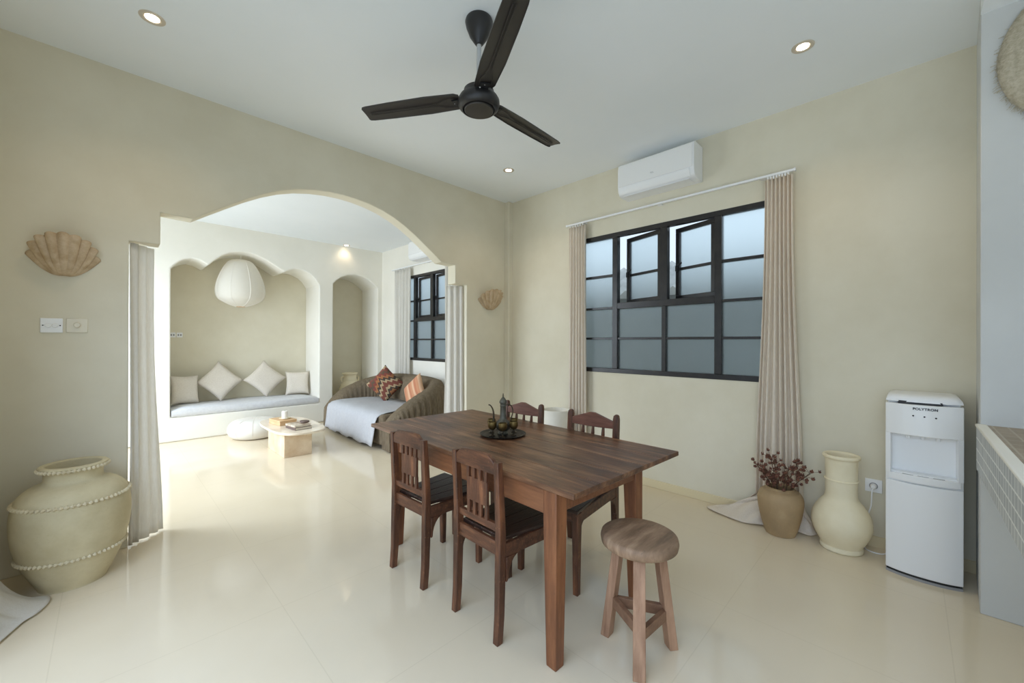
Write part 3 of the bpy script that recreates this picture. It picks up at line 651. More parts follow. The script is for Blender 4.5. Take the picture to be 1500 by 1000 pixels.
# ------------------------------------------------------------------ chairs
def chair(kind, label, loc, rotz):
    """front of seat faces +x; origin on the floor at the seat centre"""
    t = thing('dining_chair', label, 'chair', loc, rotz, 'wooden dining chairs')
    top = .812 if kind == 'slat' else .868; hw = .175 if kind == 'slat' else .186; fx = .182 if kind == 'slat' else .312
    for s in (-1, 1):
        y = s*(hw-.018)
        if kind == 'slat':
            bm = posts(NB(), [(-.205, y, 0), (-.196, y, .12), (-.190, y, .40), (-.190, y, .50), (-.200, y, .68), (-.208, y, top)], [.034, .036, .040, .038, .034, .030], [.032, .033, .036, .034, .032, .030])
        else:
            bm = posts(NB(), [(-.215, y, 0), (-.200, y, .15), (-.190, y, .40), (-.192, y, .52), (-.207, y, .74), (-.214, y, top-.01), (-.215, y, top+.012), (-.216, y, top+.02)], [.036, .038, .042, .040, .036, .034, .030, .018], [.036, .036, .040, .038, .036, .036, .028, .012])
        finish('rear_leg', bm, M['chairwood'], t, bevel=.003)
        bm = posts(NB(), [(fx, s*(hw+.004), 0), (fx, s*(hw+.004), .25), (fx-.002, s*(hw+.002), .438)], [.030, .036, .042], [.030, .036, .042])
        finish('front_leg', bm, M['chairwood'], t, bevel=.003)
        # side apron and corner brackets
        bm = NB(); bar(bm, (-.18, s*(hw-.012), .410), (fx-.002, s*(hw+.004), .410), .022, .062); finish('side_apron', bm, M['chairwood_h'], t, bevel=.003)
        for xa, sg in ((-.172, 1), (fx-.019, -1)):
            bm = NB(); pts = [(xa, .380), (xa+sg*.085, .380)]+[(xa+sg*(.085-.075*math.sin(k*PI/2/6)), .380-.10*(1-math.cos(k*PI/2/6))-.004*k/6) for k in range(1, 7)]+[(xa, .27)]
            prism(bm, pts, 'y', s*(hw-.006)-.010, s*(hw-.006)+.010); finish('corner_bracket', bm, M['chairwood'], t, bevel=.002)
    finish('rear_apron', box(NB(), (-.197, -hw+.03, .382), (-.177, hw-.03, .446)), M['chairwood_h'], t, bevel=.003)
    finish('front_apron', box(NB(), (fx-.017, -hw+.01, .380), (fx+.005, hw-.01, .440)), M['chairwood_h'], t, bevel=.003)
    bm = NB()
    for i in range(4):
        a0, a1 = -1+i*.5, -.5+i*.5
        prism(bm, [(-.168, a0*(hw-.030)+.0006), (fx+.028, a0*(hw+.026)+.0006), (fx+.028, a1*(hw+.026)-.0006), (-.168, a1*(hw-.030)-.0006)], 'z', .440, .458)
    finish('seat', bm, M['seatwood'], t, bevel=.003)
    iw = hw-.030
    if kind == 'slat':
        poly = [(-iw-.006, .752), (iw+.006, .752), (iw+.006, .792), (iw*.88, .812), (iw*.66, .834), (0, .838), (-iw*.66, .834), (-iw*.88, .812), (-iw-.006, .792)]
        finish('crest_rail', prism(NB(), poly, 'x', -.217, -.193), M['chairwood_h'], t, bevel=.004)
        finish('cross_rail', box(NB(), (-.199, -iw-.005, .490), (-.177, iw+.005, .524)), M['chairwood_h'], t, bevel=.003)
        bm = NB(); wsp = .076
        prism(bm, [(-wsp, .586), (wsp, .586), (wsp, .698), (-wsp, .698)], 'x', -.202, -.188)
        for k in range(4):
            y0 = -wsp+k*(2*wsp-.020)/3
            box(bm, (-.206, y0, .697), (-.192, y0+.020, .756)); box(bm, (-.200, y0, .520), (-.186, y0+.020, .587))
        finish('splat', bm, M['chairwood'], t, bevel=.0015)
    else:
        poly = [(-iw-.006, .796), (-iw*.3, .792), (iw*.3, .792), (iw+.006, .796), (iw+.006, .838), (iw*.5, .866), (iw*.12, .886), (-iw*.12, .886), (-iw*.5, .866), (-iw-.006, .838)]
        finish('crest_rail', prism(NB(), poly, 'x', -.222, -.198), M['redwood'], t, bevel=.005)
        finish('cross_rail', box(NB(), (-.206, -iw-.005, .520), (-.182, iw+.005, .556)), M['chairwood_h'], t, bevel=.003)
        for y in (-.074, 0, .074):
            prof = [(.007, .552), (.010, .570), (.006, .590), (.012, .625), (.015, .645), (.009, .668), (.006, .682), (.011, .694), (.006, .708), (.012, .745), (.008, .800)]
            bm = lathe(NB(), prof, 14)
            for v in bm.verts: v.co.x += -.194-(v.co.z-.552)*.10; v.co.y += y
            finish('spindle', bm, M['chairwood'], t, smooth=50)
    return t
c1 = chair('slat', 'slat-back dark wooden chair farthest from the stool, on camera side of table', (1.42, 2.052, 0), math.radians(2))
dup(c1, (1.44, 1.462, 0), math.radians(-1), 'slat-back dark wooden chair nearest the camera, between the other slat-back and front table leg')
c3 = chair('spindle', 'spindle-back reddish wooden chair behind table, nearer the right curtain', (2.064, 1.482, 0), math.radians(185))
dup(c3, (2.045, 2.10, 0), math.radians(184), 'spindle-back reddish wooden chair behind the brass pot, left of white planter')

# ------------------------------------------------------------------ stool
st = thing('round_stool', 'small round three-legged wooden stool at near end of the table', 'stool', (1.64, .842, 0))
finish('seat', lathe(NB(), [(.05, .466), (.150, .466), (.160, .474), (.164, .494), (.160, .511), (.150, .517), (.08, .518), (.001, .517)], 56), M['stooltop'], st, smooth=50)
feet = []
for a in (math.radians(92.5), math.radians(208), math.radians(324)):
    feet.append((Vector((math.cos(a)*.155, math.sin(a)*.155, 0)), Vector((math.cos(a)*.092, math.sin(a)*.092, .467)), a))
for f, h, a in feet:
    bm = NB(); r = Vector((math.cos(a), math.sin(a), 0)); q = Vector((-math.sin(a), math.cos(a), 0)); rings = []
    for p, u, v in ((f, .040, .050), (h, .038, .048)):
        rings.append([p+r*(sx*u/2)+q*(sy*v/2) for sx, sy in ((-1, -1), (1, -1), (1, 1), (-1, 1))])
    finish('leg', loft(bm, rings), M['stoolleg'], st, bevel=.003)
for i in range(3):
    a, b = feet[i], feet[(i+1) % 3]
    z = (.175, .155, .165)[i]; pa = a[0].lerp(a[1], z/.463); pb = b[0].lerp(b[1], z/.463)
    bm = NB(); bar(bm, pa, pb, .022, .045); finish('stretcher', bm, M['stooldark'], st, bevel=.002)

# ------------------------------------------------------------------ tea set on the table
ZT = .755
tr = finish('serving_tray', lathe(NB(), [(.001, 0), (.120, 0), (.132, .003), (.146, .010), (.148, .013), (.144, .014), (.130, .007), (.118, .005), (.001, .005)], 56), M['tray'], loc=(1.783, 1.852, ZT+.0005))
tag(tr, 'round blackened metal tray under the brass pot and goblets', 'tray')
pot = thing('coffee_pot', 'tall aged metal coffee pot with long spout on the dark tray', 'coffee pot', (1.79, 1.858, ZT+.006))
finish('body', lathe(NB(), [(.001, .001), (.034, .001), (.036, .006), (.028, .014), (.026, .02), (.042, .034), (.050, .05), (.049, .064), (.040, .080), (.027, .090), (.021, .098), (.0195, .12), (.0185, .15), (.018, .175), (.021, .180), (.018, .186), (.020, .194), (.020, .200)], 36), M['pewter'], pot)
finish('lid', lathe(NB(), [(.023, .198), (.025, .203), (.022, .213), (.014, .226), (.006, .235), (.003, .238), (.006, .243), (.003, .247), (.004, .252), (.0005, .262)], 24), M['pewter'], pot)
rx, ry = math.sin(YAW), -math.cos(YAW)      # handle and spout lie in the plane facing the room
def hp(r, z): return (rx*r, ry*r, z)
finish('handle', tube(NB(), [hp(r, z) for r, z in catmull([(.016, .182), (.03, .19), (.05, .182), (.062, .155), (.060, .125), (.050, .095), (.047, .066)], 5)], .0036, 8), M['bronze'], pot)
finish('spout', tube(NB(), [hp(-r, z) for r, z in catmull([(.046, .048), (.058, .06), (.060, .10), (.062, .14), (.070, .165), (.082, .182), (.094, .186)], 5)], [.0085-.0045*min(1, i/22) for i in range(31)], 10), M['bronze'], pot)
def goblet(label, x, y, first=[None]):
    if first[0]: return dup(first[0], (x, y, ZT+.006), random.uniform(0, 3), label)
    t = thing('brass_goblet', label, 'goblet', (x, y, ZT+.006), group='brass goblets on the tray')
    finish('bowl', lathe(NB(), [(.003, .038), (.014, .041), (.024, .050), (.0285, .064), (.028, .078), (.0265, .088), (.0245, .088), (.025, .075), (.02, .056), (.002, .048)], 28), M['brass'], t)
    finish('stem', lathe(NB(), [(.018, .0), (.019, .003), (.012, .006), (.005, .012), (.0045, .024), (.007, .029), (.005, .034), (.006, .041)], 20), M['bronze'], t)
    first[0] = t
goblet('frontmost brass goblet on the tray, directly before the pot', 1.722, 1.790)
goblet('small dark brass goblet at left side of the tray, under the spout', 1.700, 1.862)
goblet('brass goblet at right side of the tray, beneath the handle', 1.806, 1.778)
goblet('half hidden goblet behind the spout at back left of tray', 1.762, 1.935)
goblet('half hidden goblet at back right of the tray behind the handle', 1.872, 1.842)

# ------------------------------------------------------------------ pots
def rope(z, r, rr, n=64, tw=3):
    bm = NB(); rings = []
    for i in range(n*4):
        a = 2*PI*i/(n*4); k = rr*(1+.55*math.sin(n*a))
        rings.append([((r+k*math.cos(b+a*n*.5))*math.cos(a), (r+k*math.cos(b+a*n*.5))*math.sin(a), z+k*math.sin(b+a*n*.5)) for b in [2*PI*q/6 for q in range(6)]])
    return loft(bm, rings, closed_path=True)
ur = thing('clay_urn', 'large round pale clay urn with rope bands on the floor at left', 'urn', (-.135, 3.352, 0))
finish('vessel', lathe(NB(), catmull([(.135, .001), (.138, .012), (.165, .07), (.203, .165), (.228, .27), (.236, .36), (.232, .44), (.214, .505), (.178, .545), (.135, .565), (.119, .58), (.117, .61), (.122, .635), (.136, .648), (.138, .656), (.130, .662), (.112, .660), (.108, .64), (.106, .60), (.12, .56), (.15, .5)], 4), 72, cap=True), M['clay'], ur, smooth=60)
finish('rope_band', rope(.478, .227, .0075), M['clayrope'], ur); finish('rope_band', rope(.185, .212, .0075), M['clayrope'], ur); finish('rope_band', rope(.643, .137, .0075, 44), M['clayrope'], ur)

bp = finish('clay_pot', lathe(NB(), catmull([(.088, .001), (.092, .008), (.112, .07), (.130, .15), (.139, .22), (.137, .262), (.118, .298), (.088, .312), (.084, .320), (.086, .326), (.080, .328), (.074, .322), (.078, .30), (.10, .26)], 4), 56), M['terracotta'], loc=(3.372, .655, 0), smooth=60)
tag(bp, 'round brown clay pot holding dried flowers in front of the curtain', 'pot')
# dried seed heads
rnd = random.Random(12)
spec = [(-.10, .02, .50, 'tallest dried seed stem standing upright in the brown pot'), (-.02, .055, .47, 'second tall dried seed stem, left of the tallest in the pot'), (.02, -.17, .40, 'dried seed stem leaning far right toward the cream vase'),
        (-.06, .13, .41, 'dried seed stem leaning far left over the puddled curtain'), (-.07, -.06, .42, 'short bushy dried seed stem at front right of the pot'), (-.09, .08, .40, 'short bushy dried seed stem at front left of the pot'), (.03, -.09, .44, 'dried seed stem behind, between the upright and right leaning ones')]
for dx, dy, hgt, lab in spec:
    t = thing('dried_flower_stem', lab, 'dried flower', (3.372, .655, .0), group='dried seed stems in the brown pot')
    p0 = Vector((dx*.2, dy*.2, .20)); p1 = Vector((dx*.42, dy*.42, .34)); p2 = Vector((dx, dy, hgt+.055))
    main = catmull([tuple(p0), tuple(p1), tuple(p2)], 6)
    bm = tube(NB(), main, .0028, 6); heads = []
    for k in range(22):
        s = Vector(main[rnd.randint(6, len(main)-1)]); d = Vector((rnd.uniform(-1, 1), rnd.uniform(-1, 1), rnd.uniform(-.1, 1))).normalized()*rnd.uniform(.02, .062)
        e = s+d; e.x = min(e.x, .135); tube(bm, [s, s+d*.5+Vector((0, 0, .004)), e], .0012, 4); heads.append(e)
    finish('stalk', bm, M['stem'], t)
    bm = NB()
    for e in heads:
        sphere(bm, e, rnd.uniform(.008, .0135), 8, 5, (1, 1, .8))
        for q in range(4):
            a = rnd.uniform(0, 6.28); box(bm, e+Vector((math.cos(a)*.007-.0012, math.sin(a)*.007-.0012, .002)), e+Vector((math.cos(a)*.007+.0012, math.sin(a)*.007+.0012, .014)))
    finish('seed_head', bm, M['dry'], t, kind='stuff')

vs = thing('floor_vase', 'tall cream clay vase with bulbous base beside the water dispenser', 'vase', (3.405, .322, 0))
finish('vessel', lathe(NB(), catmull([(.108, .001), (.114, .010), (.112, .026), (.108, .034), (.130, .075), (.152, .13), (.159, .18), (.148, .24), (.118, .295), (.092, .33), (.084, .365), (.084, .43), (.085, .52), (.086, .585), (.097, .598), (.099, .610), (.093, .618), (.080, .614), (.076, .59), (.075, .5), (.075, .42)], 4), 64), M['ceramic'], vs, smooth=60)
bm = NB(); loft(bm, [[((.086+.006*math.cos(b))*math.cos(a), (.086+.006*math.cos(b))*math.sin(a), .455+.006*math.sin(b)) for b in [2*PI*q/8 for q in range(8)]] for a in [2*PI*i/56 for i in range(56)]], closed_path=True)
finish('raised_ring', bm, M['ceramic'], vs)
pl = finish('planter_pot', lathe(NB(), [(.105, .001), (.11, .006), (.135, .3), (.150, .62), (.150, .632), (.145, .635), (.138, .632), (.136, .60), (.13, .45), (.001, .44)], 56), M['planter'], loc=(3.37, 2.68, 0), smooth=50)
tag(pl, 'round white planter pot by the wall behind the spindle-back chairs', 'pot')

# ------------------------------------------------------------------ water dispenser
fd = thing('water_dispenser', 'white upright water dispenser beside the kitchen pier', 'water dispenser', (3.41, -.052, 0))
def plan(x0, bow, hw=.156, xb=.165, n=14):
    return [(xb, -hw), (xb, hw)]+[(x0+bow*(abs(k)**2.4), hw*(-k)) for k in [-1+2*i/n for i in range(n+1)]]
def slab(x0, bow, z0, z1, hw=.156, xb=.165): return prism(NB(), plan(x0, bow, hw, xb), 'z', z0, z1)
finish('plinth', slab(-.168, .035, 0, .014, .154), M['grey'], fd)
finish('plinth_seam', slab(-.164, .035, .014, .024, .150), M['dark'], fd)
finish('cabinet', slab(-.150, .033, .024, .60), M['white'], fd, bevel=.004)
dr = finish('door', prism(NB(), [(-.170+.035*(abs(k)**2.4), -.155*k) for k in [-1+2*i/14 for i in range(15)]]+[(-.140+.03*(abs(k)**2.4), -.155*k) for k in [1-2*i/14 for i in range(15)]], 'z', .026, .545), M['white'], fd, bevel=.003)
finish('drip_tray', slab(-.172, .035, .553, .592, .146, -.05), M['white'], fd, bevel=.003)
bm = NB()
for k in range(3): box(bm, (-.150, -.085+k*.062, .592), (-.105, -.040+k*.062, .594))
finish('tray_grille', bm, M['grey'], fd)
finish('recess_back', box(NB(), (-.085, -.150, .59), (.165, .150, .84)), M['white'], fd, bevel=.003)
for s in (-1, 1):
    bm = NB(); prism(bm, [(.16, s*.156), (-.137, s*.156), (-.150, s*.134), (-.08, s*.128), (.16, s*.128)], 'z', .59, .84); finish('side_cheek', bm, M['white'], fd, bevel=.002)
finish('control_panel', slab(-.176, .037, .822, 1.000), M['whitegloss'], fd, bevel=.004)
bm = NB()
for k in (-1, 0, 1): lathe(bm, [(.009, .80), (.011, .824)], 12, (-.125, k*.06))
finish('spigot', bm, M['white'], fd)
finish('vent_slot', box(NB(), (-.155, -.075, .998), (.05, .10, 1.018)), M['dark'], fd)
bm = NB(); rings = []
for z, ins, x0 in ((1.012, .0, -.160), (1.030, .004, -.158), (1.046, .016, -.140), (1.052, .04, -.11)):
    rings.append([(x, y, z) for x, y in plan(x0, .035, .156-ins, .165-ins*.5)])
finish('top_cap', loft(bm, rings), M['white'], fd, smooth=50)
finish('cap_support', box(NB(), (-.10, -.145, .998), (.15, -.08, 1.014)), M['white'], fd); finish('cap_support', box(NB(), (-.10, .104, .998), (.15, .145, 1.014)), M['white'], fd)
for y, z in ((.04, .938), (-.005, .936), (-.05, .934)):
    bm = NB(); sphere(bm, (-.176, y, z), .0042); finish('indicator', bm, M['dark'], fd)
cu = bpy.data.curves.new('lettering', 'FONT'); cu.body = 'POLYTRON'; cu.size = .0185; cu.extrude = .0003; cu.align_x = 'CENTER'; cu.space_character = 1.05; cu.offset = .0006
tx = text_mesh('brand_lettering', cu, M['dark'], fd)
tx.matrix_basis = Matrix(((0, 0, -1, -.1768), (-1, 0, 0, -.008), (0, 1, 0, .972), (0, 0, 0, 1)))

# ------------------------------------------------------------------ kitchen counter
kc = thing('kitchen_counter', 'tiled masonry kitchen counter jutting from the pier at right edge', 'counter', (PX, -.236, 0))
def uvbox(name, a, b, m, ax, parent):
    bm = box(NB(), a, b); uv = bm.loops.layers.uv.new('UV')
    for f in bm.faces:
        for l in f.loops: c = l.vert.co; l[uv].uv = (c.x, c.z) if ax == 'xz' else (c.x, c.y)
    return finish(name, bm, m, parent, smooth=None)
uvbox('tiled_front', (-1.5, -.02, .722), (-.001, 0, .936), M['tile_front'], 'xz', kc)
uvbox('tiled_worktop', (-1.5, -.70, .925), (-.001, -.006, .944), M['tile_top'], 'xy', kc)
finish('edge_nosing', box(NB(), (-1.5, -.035, .934), (-.001, .004, .948)), M['wall_white'], kc, bevel=.004)
finish('slab', box(NB(), (-1.5, -.70, .722), (-.001, -.02, .925)), M['wall_white'], kc)
finish('support_wall', box(NB(), (-1.5, -.70, 0), (-1.38, -.10, .722)), M['wall_white'], kc)

# ------------------------------------------------------------------ woven disc on the pier
hd = thing('woven_wall_disc', 'large round woven raffia disc with frayed fringe hung on the pier', 'wall decoration', (PX, -.70, 2.70))
bm = NB(); rings = []
for r, d in ((.001, .075), (.06, .074), (.14, .066), (.22, .054), (.30, .038), (.36, .024), (.40, .012)):
    rings.append([(-d-.004*math.sin(9*a+r*40), r*math.cos(a), r*math.sin(a)) for a in [2*PI*k/96 for k in range(96)]])
loft(bm, rings, cap=False); finish('woven_disc', bm, M['straw'], hd, smooth=60, solid=.008)
bm = NB(); rnd = random.Random(5)
for k in range(260):
    a = rnd.uniform(PI*.05, PI*1.95); a = rnd.uniform(0, 2*PI) if k < 70 else rnd.uniform(-1.9, .2)
    p = Vector((-.012, .395*math.cos(a), .395*math.sin(a))); d = Vector((rnd.uniform(-.6, .2), math.cos(a+rnd.uniform(-.5, .5)), math.sin(a+rnd.uniform(-.5, .5)))).normalized()*rnd.uniform(.010, .026)
    q = p+d*.6; e = p+d+Vector((rnd.uniform(-.006, .0), rnd.uniform(-.01, .01), -.008))
    for v in (q, e): v.x = min(v.x, -.004)
    tube(bm, [p, q, e], .0011, 4)
finish('frayed_fringe', bm, M['straw'], hd, kind='stuff')

# ------------------------------------------------------------------ bench niche
bm = NB(); NX, NY = 40, 12; x0, x1, y0, y1 = .592, 2.468, C-.012, C+.64
def top_z(u, v): return .448+.008*math.sin(u*7)*math.sin(v*3)+.003*math.sin(u*37+v*9)
rings = []
for i in range(NX+1):
    u = i/NX; e = min(1, min(u, 1-u)*14); x = x0+(x1-x0)*u; row = []
    for (yy, zz) in ((0, .328), (-.012, .345), (-.016, .385), (-.008, .425), (.03, .444), (.2, .452), (.45, .452), (.62, .446), (.648, .42), (.648, .328)):
        z = .328+(zz-.328)*(.75+.25*e)+(.006*math.sin(u*9+yy*5) if zz > .4 else .004*math.sin(u*90)*(yy < .05))
        row.append((x, C+.004+yy*.985, z))
    rings.append(row)
loft(bm, rings); o = finish('bench_mattress', bm, M['mattress'], smooth=50)
tag(o, 'long thin white mattress on the built-in bench in the niche', 'mattress')
def pillow(name, label, cat, loc, w, h, d, m, basis, group=None, seam=True):
    """basis: (right, up) vectors of the cushion face"""
    bm = NB(); N = 18
    r, u = [Vector(b).normalized() for b in basis]; nrm = r.cross(u).normalized(); u = nrm.cross(r)
    for sg in (1, -1):
        g = []
        for i in range(N+1):
            row = []
            for j in range(N+1):
                a, b = -1+2*i/N, -1+2*j/N
                pin = 1-.10*(1-a*a)*abs(b)**3; pin2 = 1-.10*(1-b*b)*abs(a)**3
                th = d/2*((1-a**4)*(1-b**4))**.55
                th *= 1+.05*math.sin(a*5+b*3)
                row.append(bm.verts.new((a*w/2*pin2, sg*th, b*h/2*pin)))
            g.append(row)
        for i in range(N):
            for j in range(N):
                q = (g[i][j], g[i+1][j], g[i+1][j+1], g[i][j+1]); bm.faces.new(q if sg < 0 else q[::-1])
    bmesh.ops.remove_doubles(bm, verts=bm.verts, dist=1e-6)
    o = finish(name, bm, m, smooth=80)
    o.matrix_world = Matrix(((r.x, -nrm.x, u.x, loc[0]), (r.y, -nrm.y, u.y, loc[1]), (r.z, -nrm.z, u.z, loc[2]), (0, 0, 0, 1)))
    return tag(o, label, cat, group)
g = 'natural cotton pillows on the niche bench'
s2 = math.sqrt(.5); ln = .24
def diam(cx, lab):
    a = Vector((s2, ln*s2, s2)); b = Vector((-s2, ln*s2, s2))
    pillow('pillow', lab, 'pillow', (cx, C+.47, .742), .44, .44, .14, M['cushion'], (a, b), g)
diam(1.195, 'diamond-set natural cotton pillow second from left on the niche bench')
diam(1.80, 'diamond-set natural cotton pillow third from left on the niche bench')
pillow('pillow', 'square natural pillow leaning upright in left corner of the niche bench', 'pillow', (.768, C+.37, .655), .34, .42, .13, M['cushion'], ((1, .25, -.04), (0, .22, 1)), g)
pillow('pillow', 'square natural pillow upright in right corner of the niche bench', 'pillow', (2.275, C+.44, .645), .36, .40, .13, M['cushion'], ((1, -.25, .0), (0, .2, 1)), g)
# paper lantern
lt = thing('paper_lantern', 'large white egg-shaped paper lantern hanging in the niche arch', 'lantern', (1.425, C+.30, 2.62))
tabl = catmull([(0, .05), (.02, .11), (.09, .18), (.25, .245), (.42, .292), (.56, .317), (.68, .325), (.78, .313), (.86, .278), (.93, .20), (.97, .13), (1., .058)], 8)
prof = []
for i in range(81):
    t = i/80; r = interp(tabl, t); prof.append((r-(.0022 if i % 2 else 0), -.02-.72*t))
finish('paper_shade', lathe(NB(), prof, 64, cap=False), M['paper'], lt, smooth=70)
bm = NB()
for k in range(8):
    a = 2*PI*k/8+.2; tube(bm, [(math.cos(a)*(r+.001), math.sin(a)*(r+.001), z) for r, z in prof[::2]], .0035, 5)
finish('seam', bm, M['wax'], lt)
bm = NB(); loft(bm, [[((.056+.006*math.cos(b))*math.cos(a), (.056+.006*math.cos(b))*math.sin(a), -.738+.006*math.sin(b)) for b in [2*PI*q/6 for q in range(6)]] for a in [2*PI*i/32 for i in range(32)]], closed_path=True)
finish('bottom_ring', bm, M['kraft'], lt)
finish('cord', tube(NB(), [(0, 0, .04), (0, 0, -.05)], .004, 6), M['wax'], lt)
# amphora in the tall niche
am = thing('amphora', 'pale clay amphora with small loop handles standing in tall niche behind sofa', 'amphora', (3.14, C+.34, 0))
finish('vessel', lathe(NB(), catmull([(.10, .001), (.12, .03), (.18, .2), (.20, .36), (.185, .48), (.15, .58), (.12, .64), (.108, .70), (.112, .74), (.135, .755), (.135, .772), (.12, .776), (.10, .76), (.095, .70)], 4), 48), M['ceramic'], am, smooth=60)
for s in (-1, 1):
    finish('handle', tube(NB(), catmull([(s*.108, 0, .70), (s*.15, 0, .705), (s*.165, 0, .665), (s*.14, 0, .60)], 5), .013, 10), M['ceramic'], am)
bm = NB()
for z, r in ((.645, .121), (.56, .160), (.50, .181)):
    loft(bm, [[((r+.005*math.cos(b))*math.cos(a), (r+.005*math.cos(b))*math.sin(a), z+.005*math.sin(b)) for b in [2*PI*q/6 for q in range(6)]] for a in [2*PI*i/48 for i in range(48)]], closed_path=True)
finish('raised_ring', bm, M['ceramic'], am)

# ------------------------------------------------------------------ sofa
sf = thing('sofa', 'rounded sofa with taupe fabric cover under the living room window', 'sofa', (0, 0, 0))
path = [(2.40, 6.42, .36, .12), (2.50, 6.43, .47, .135), (2.62, 6.44, .575, .14), (2.80, 6.44, .665, .14), (3.0, 6.42, .735, .14), (3.17, 6.34, .785, .14), (3.28, 6.20, .81, .14), (3.32, 6.0, .83, .14), (3.325, 5.75, .84, .14), (3.325, 5.5, .845, .14),
        (3.325, 5.2, .84, .14), (3.32, 4.98, .83, .14), (3.28, 4.80, .815, .14), (3.17, 4.66, .785, .14), (3.0, 4.58, .725, .14), (2.80, 4.56, .64, .14), (2.62, 4.56, .54, .14), (2.50, 4.57, .45, .135), (2.40, 4.58, .34, .12)]
path = catmull(path, 8)
rings = []
for i, (x, y, h, hw) in enumerate(path):
    p, q = path[max(0, i-1)], path[min(len(path)-1, i+1)]
    t = Vector((q[0]-p[0], q[1]-p[1], 0)).normalized(); n = Vector((t.y, -t.x, 0))     # n points inward
    n = -n if (Vector((2.8, 5.5, 0))-Vector((x, y, 0))).dot(n) < 0 else n
    ring = []; wr = .008*math.sin(i*1.9)+.007*math.sin(i*4.3)
    for off, z in ((-1.12, .012), (-1.10, .10), (-1.06, h*.45), (-1.02, h*.72), (-.93, h*.88), (-.62, h*.975), (-.2, h), (.25, h*.985), (.65, h*.93), (.93, h*.82), (1.0, h*.66), (1.0, .15), (.9, .012)):
        k = wr*(1.6 if off < -1 else .5)
        ring.append(Vector((x, y, z))+n*(off*hw+k))
    rings.append(ring)
finish('back_and_arms', loft(NB(), rings), M['sofa'], sf, smooth=60)
bm = NB(); loft(bm, [[(x, y, z) for y in (4.66, 6.34) for z in ((.04, .43) if y < 5 else (.43, .04))] for x in (2.40, 3.25)])
finish('seat_base', bm, M['sofa'], sf, bevel=.05, seg=4)
# throw over the seat
bm = NB(); prof = [(3.19, .452), (3.0, .448), (2.8, .446), (2.6, .448), (2.50, .445), (2.43, .43), (2.385, .395), (2.365, .34), (2.355, .26), (2.348, .18), (2.342, .10), (2.338, .045)]
rings = []
for j in range(57):
    v = j/56; row = []
    for i, (x, z) in enumerate(prof):
        f = max(0, (i-5)/6); yy = 4.745+1.585*v
        if i >= 5: yy += (.5-v)*.0
        hem = (.012*math.sin(v*21)+.010*math.sin(v*47))*max(0, (i-8)/3)
        row.append((x-.010*f*math.sin(v*46)-.03*f*(1-v), yy+.008*math.sin(i*1.3), max(.012, z+hem*.7+.004*math.sin(v*25+i))))
    rings.append(row)
loft(bm, rings, cap=False, closed_ring=False)
tag(finish('throw_blanket', bm, M['throw'], smooth=70, solid=.006), 'pale grey throw draped over the sofa seat and front', 'throw')
pillow('kilim_cushion', 'diamond-set patterned red and brown kilim cushion on the sofa', 'cushion', (3.00, 5.72, .70), .42, .42, .14, M['kilim'], (Vector((.86*s2, -.45*s2, s2)), Vector((-.78*s2, .62*s2, s2))))
pillow('striped_cushion', 'rust striped cushion half hidden behind the near sofa arm', 'cushion', (3.02, 4.93, .66), .38, .38, .12, M['rust'], (Vector((.35*s2, -s2, s2*.9)), Vector((.35*s2, s2, s2))))

# ------------------------------------------------------------------ pouf, coffee table
pf = thing('floor_pouf', 'low round white pouf behind the stone coffee table', 'pouf', (1.47, 6.60, 0))
finish('cushion_body', lathe(NB(), catmull([(.001, .002), (.22, .003), (.29, .03), (.325, .09), (.325, .15), (.29, .215), (.22, .250), (.10, .262), (.001, .264)], 5), 56), M['pouf'], pf, smooth=70)
bm = NB()
for k in range(10):
    a = 2*PI*k/10; tube(bm, [(math.cos(a)*r, math.sin(a)*r, z) for r, z in catmull([(.03, .264), (.22, .251), (.291, .216), (.326, .15), (.326, .09), (.291, .03)], 4)], .0025, 5)
finish('seam', bm, M['cushion'], pf)
ct = thing('coffee_table', 'low travertine coffee table with rounded top in front of the sofa', 'coffee table', (1.625, 5.52, 0))
def superell(a, b, p, n=72): return [(a*math.copysign(abs(math.cos(t))**(2/p), math.cos(t)), b*math.copysign(abs(math.sin(t))**(2/p), math.sin(t))) for t in [2*PI*k/n for k in range(n)]]
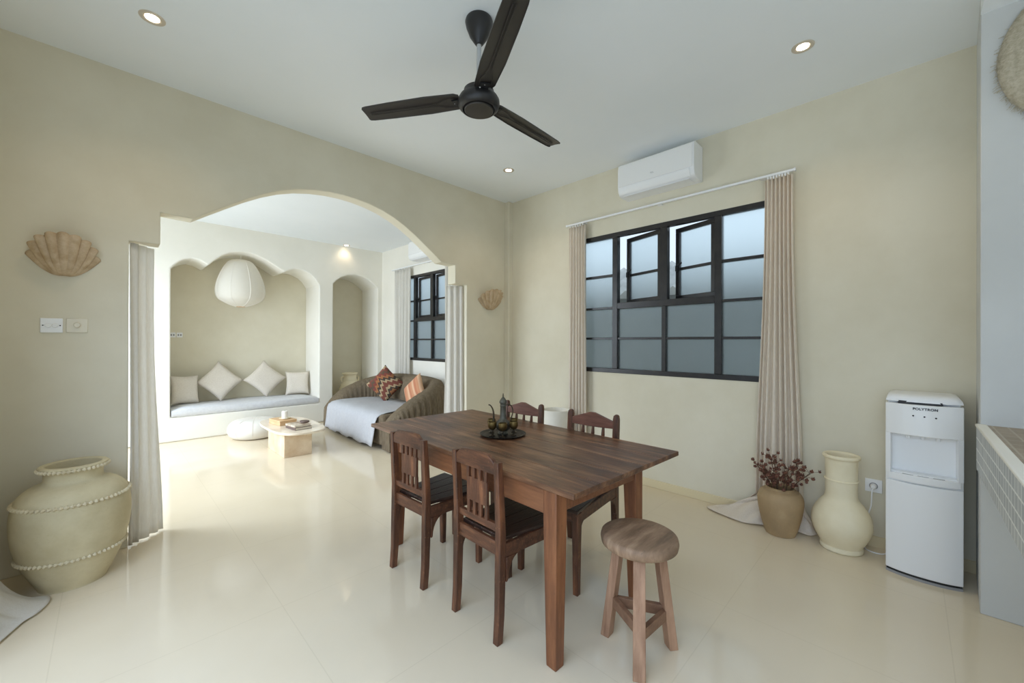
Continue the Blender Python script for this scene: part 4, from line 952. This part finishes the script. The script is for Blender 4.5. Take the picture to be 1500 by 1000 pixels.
finish('tabletop', prism(NB(), superell(.285, .60, 3.2), 'z', .282, .310), M['travtop'], ct, smooth=50, bevel=.008, seg=3)
finish('plinth_base', box(NB(), (-.195, -.40, 0), (.108, .26, .282)), M['travertine'], ct, bevel=.004)
ZC = .3105
bx = thing('wooden_box', 'small pale wooden box on the coffee table under the candle', 'box', (1.56, 5.64, ZC), math.radians(8))
finish('box_body', box(NB(), (-.10, -.15, 0), (.10, .15, .045)), M['kraft'], bx, bevel=.003); finish('lid', box(NB(), (-.103, -.153, .046), (.103, .153, .062)), M['kraft'], bx, bevel=.003)
cn = thing('candle', 'white pillar candle on saucer atop the wooden box', 'candle', (1.57, 5.60, ZC+.0625))
finish('saucer', lathe(NB(), [(.001, .0), (.05, .0), (.066, .010), (.066, .014), (.05, .006), (.001, .006)], 32), M['ceramic'], cn); finish('wax_body', lathe(NB(), [(.033, .007), (.034, .012), (.034, .095), (.030, .100), (.001, .098)], 28), M['wax'], cn); finish('wick', tube(NB(), [(0, 0, .096), (.001, 0, .108)], .0015, 5), M['dark'], cn)
def book(label, x, y, z, w, l, h, rz, m):
    t = thing('book', label, 'book', (x, y, z), rz, 'books on the coffee table')
    finish('pages', box(NB(), (-w/2+.005, -l/2+.004, .003), (w/2-.004, l/2-.004, h-.003)), M['pages'], t)
    bm = NB(); box(bm, (-w/2, -l/2, 0), (w/2, l/2, .003)); box(bm, (-w/2, -l/2, h-.003), (w/2, l/2, h)); box(bm, (-w/2, -l/2, .003), (-w/2+.004, l/2, h-.003)); finish('cover', bm, m, t)
book('thick dark brown book at bottom of the coffee table stack', 1.615, 5.22, ZC, .19, .27, .030, .1, M['bookdark'])
book('slim book with printed pale cover on top of the dark brown book', 1.61, 5.225, ZC+.0305, .18, .255, .022, .14, M['bookpale'])
bm = NB(); pillow_pts = superell(.05, .06, 2.6, 28); prism(bm, pillow_pts, 'z', 0, .022)
tag(finish('small_pouch', bm, M['bookdark'], loc=(1.69, 5.25, ZC+.053), bevel=.008, smooth=60), 'small dark rounded pouch lying on the printed book', 'pouch')
